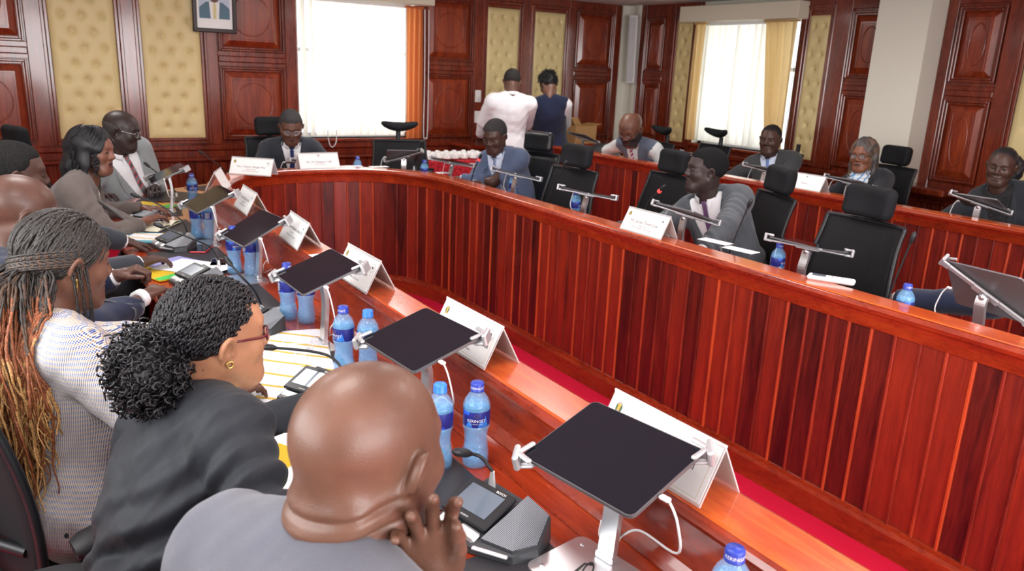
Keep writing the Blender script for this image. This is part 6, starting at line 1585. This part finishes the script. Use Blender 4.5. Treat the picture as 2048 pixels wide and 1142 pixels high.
h14 = human('woman with long grey hair, glasses and a white and blue scarf', hp(1727, 312, 6.0), (5.78, 3.52), 100, look=100, pitch=2, roll=3, sex='f', skinm=skin('bronze', srgb(128, 82, 62)), outfit='blazer', colour=fab('black_blazer', srgb(34, 36, 42)), res=.009, hres=.0038, fat=.4, hair='none', haircol=(.1, .09, .09), glasses=G_BLK, hands=[(5.2, 3.35, .80), (5.2, 3.75, .80)], hairfn=hair_volume((.075, .068, .066), off=.014, back=.30, side=.19, wave=.005, res=.005, rough=.5, strands=140, colb=(.16, .10, .07)), headscale=1.08, w0=.16)
scm = stripes('white_blue_scarf', srgb(214, 224, 232), srgb(60, 140, 200), srgb(220, 226, 232), 5.0, 0)
nb_ = h14['neckb']; mb = MB()
for k, (rr, dz) in enumerate(((.066, .03), (.074, .0), (.082, -.035))):
    mb.tube([nb_+np.array([rr*math.cos(t), rr*1.1*math.sin(t)+.01, dz-.02*math.sin(t)]) for t in np.linspace(0, 2*PI, 25)], .022, 8, cap=False)
mb.tube([nb_+(0.02, .10, -.03), nb_+(.015, .125, -.12), nb_+(.0, .135, -.2)], [.03, .032, .02], 8, flat=1.3); mb.build('scarf', scm, h14['rt'])
h15 = human('woman in a black blazer with a gold name badge and braided bun', hp(2003, 334, 5.0), (5.66, 2.42), 102, look=106, pitch=6, roll=-4, sex='f', skinm=S_D, outfit='blazer', colour=fab('black_blazer2', srgb(36, 40, 46)), shirt=fab('black_lace_top', srgb(30, 30, 32), var=.8, scale=90), res=.009, hres=.0036, fat=.5, hair='none', haircol=(.02, .018, .018), hands=[(5.2, 2.22, .80), (5.1, 2.78, .80)], hairfn=hair_back_bun((.012, .012, .014)), headscale=1.04, bust=.9, w0=.14, vw=1.25)
def pin(h, name, u_, w_, sx, sz, m, txt=None):
    hit = h['jb'].ray_cast(Vector(h['T']((u_, .45, w_))), Vector(-h['v'])); c = np.array(hit[0]); n = np.array(hit[1]); r = np.cross(n, h['w']); r /= np.linalg.norm(r); up = np.cross(r, -n); up = np.cross(n, r); R = np.stack([r, n, up], 1)
    o = MB().box(c+n*.004, (sx, .004, sz), R, bev=.001).build(name, m, h['rt']); return o
pin(h15, 'name_badge', -.095, .30, .075, .022, M['gold'])
pin(h10, 'lapel_pin', .075, .33, .010, .010, mat('dark_pin', srgb(70, 30, 34), .4))
def lanyard(h, m):
    rows = []; P = []
    for s in (-1, 1):
        rows = [(h['L']-.03-t*.20, s*(.062-.055*t), .007) for t in np.linspace(0, 1, 10)]; h['patch']('lanyard', m, h['jb'], rows, .004, .002, 3)
    hit = h['jb'].ray_cast(Vector(h['T']((0, .45, h['L']-.27))), Vector(-h['v'])); c = np.array(hit[0]); MB().box(c+h['v']*.008, (.075, .004, .10), np.stack([h['u'], h['v'], h['w']], 1), bev=.002).build('id_card', mat('id_card_print', srgb(190, 60, 80), .4), h['rt'])
lanyard(h12, fab('blue_lanyard', srgb(50, 90, 200)))
# beards
def beard(h, col, thick=.006):
    hcf, RHf, hs = h['hcen'].astype(np.float32), h['RH'].astype(np.float32), h['hs']; hf = head_fn('m', .5, ear=False)
    def f(p):
        q = ((p-hcf) @ RHf)/hs; d = hf(q)-thick; d = smax(d, q[..., 2]+.040-.35*np.abs(q[..., 0]), .008); d = smax(d, .0-q[..., 1], .01)
        d = smax(d, -dell(q, (0, .10, -.060), (.024, .03, .014)), .004); return d*hs
    V, Q = field(f, h['hcen']-.16, h['hcen']+.14, .004); to_obj('beard', V, Q, HAIRM(col, .7), h['rt'])
beard(h12, (.018, .016, .016))
# ------------------------------------------------------------------ standing staff
h16 = human('man in a white shirt standing with his back to the camera', hp(1024, 164, 7.75), (4.30, 6.78), -26, look=-34, pitch=26, skinm=skin('umber', srgb(98, 66, 54)), outfit='shirt', colour=SH_W, shirt=SH_W, res=.009, hres=.0045, hair='short', haircol=(.03, .028, .027), stand=True, hands=[(4.22, 7.18, .97), (4.66, 7.10, .97)], hips_z=.88, fat=.6, sw=.20, wr=.004, poles=[(-.9, -.5, -.2), (.9, -.5, -.2)])
h17 = human('woman in a navy waistcoat and white blouse standing with her back to the camera', hp(1097, 170, 7.95), (4.84, 6.80), -30, look=4, pitch=34, sex='f', skinm=S_M, outfit='waistcoat', colour=navyw, shirt=SH_W, res=.009, hres=.0045, hair='none', stand=True, hands=[(4.78, 7.20, .95), (5.16, 7.05, .97)], hips_z=.88, fat=.9, sw=.178, hairfn=hair_puff((.010, .010, .011), None, None, 420, curl=.007, length=.045), poles=[(-.9, -.5, -.2), (.9, -.5, -.2)])
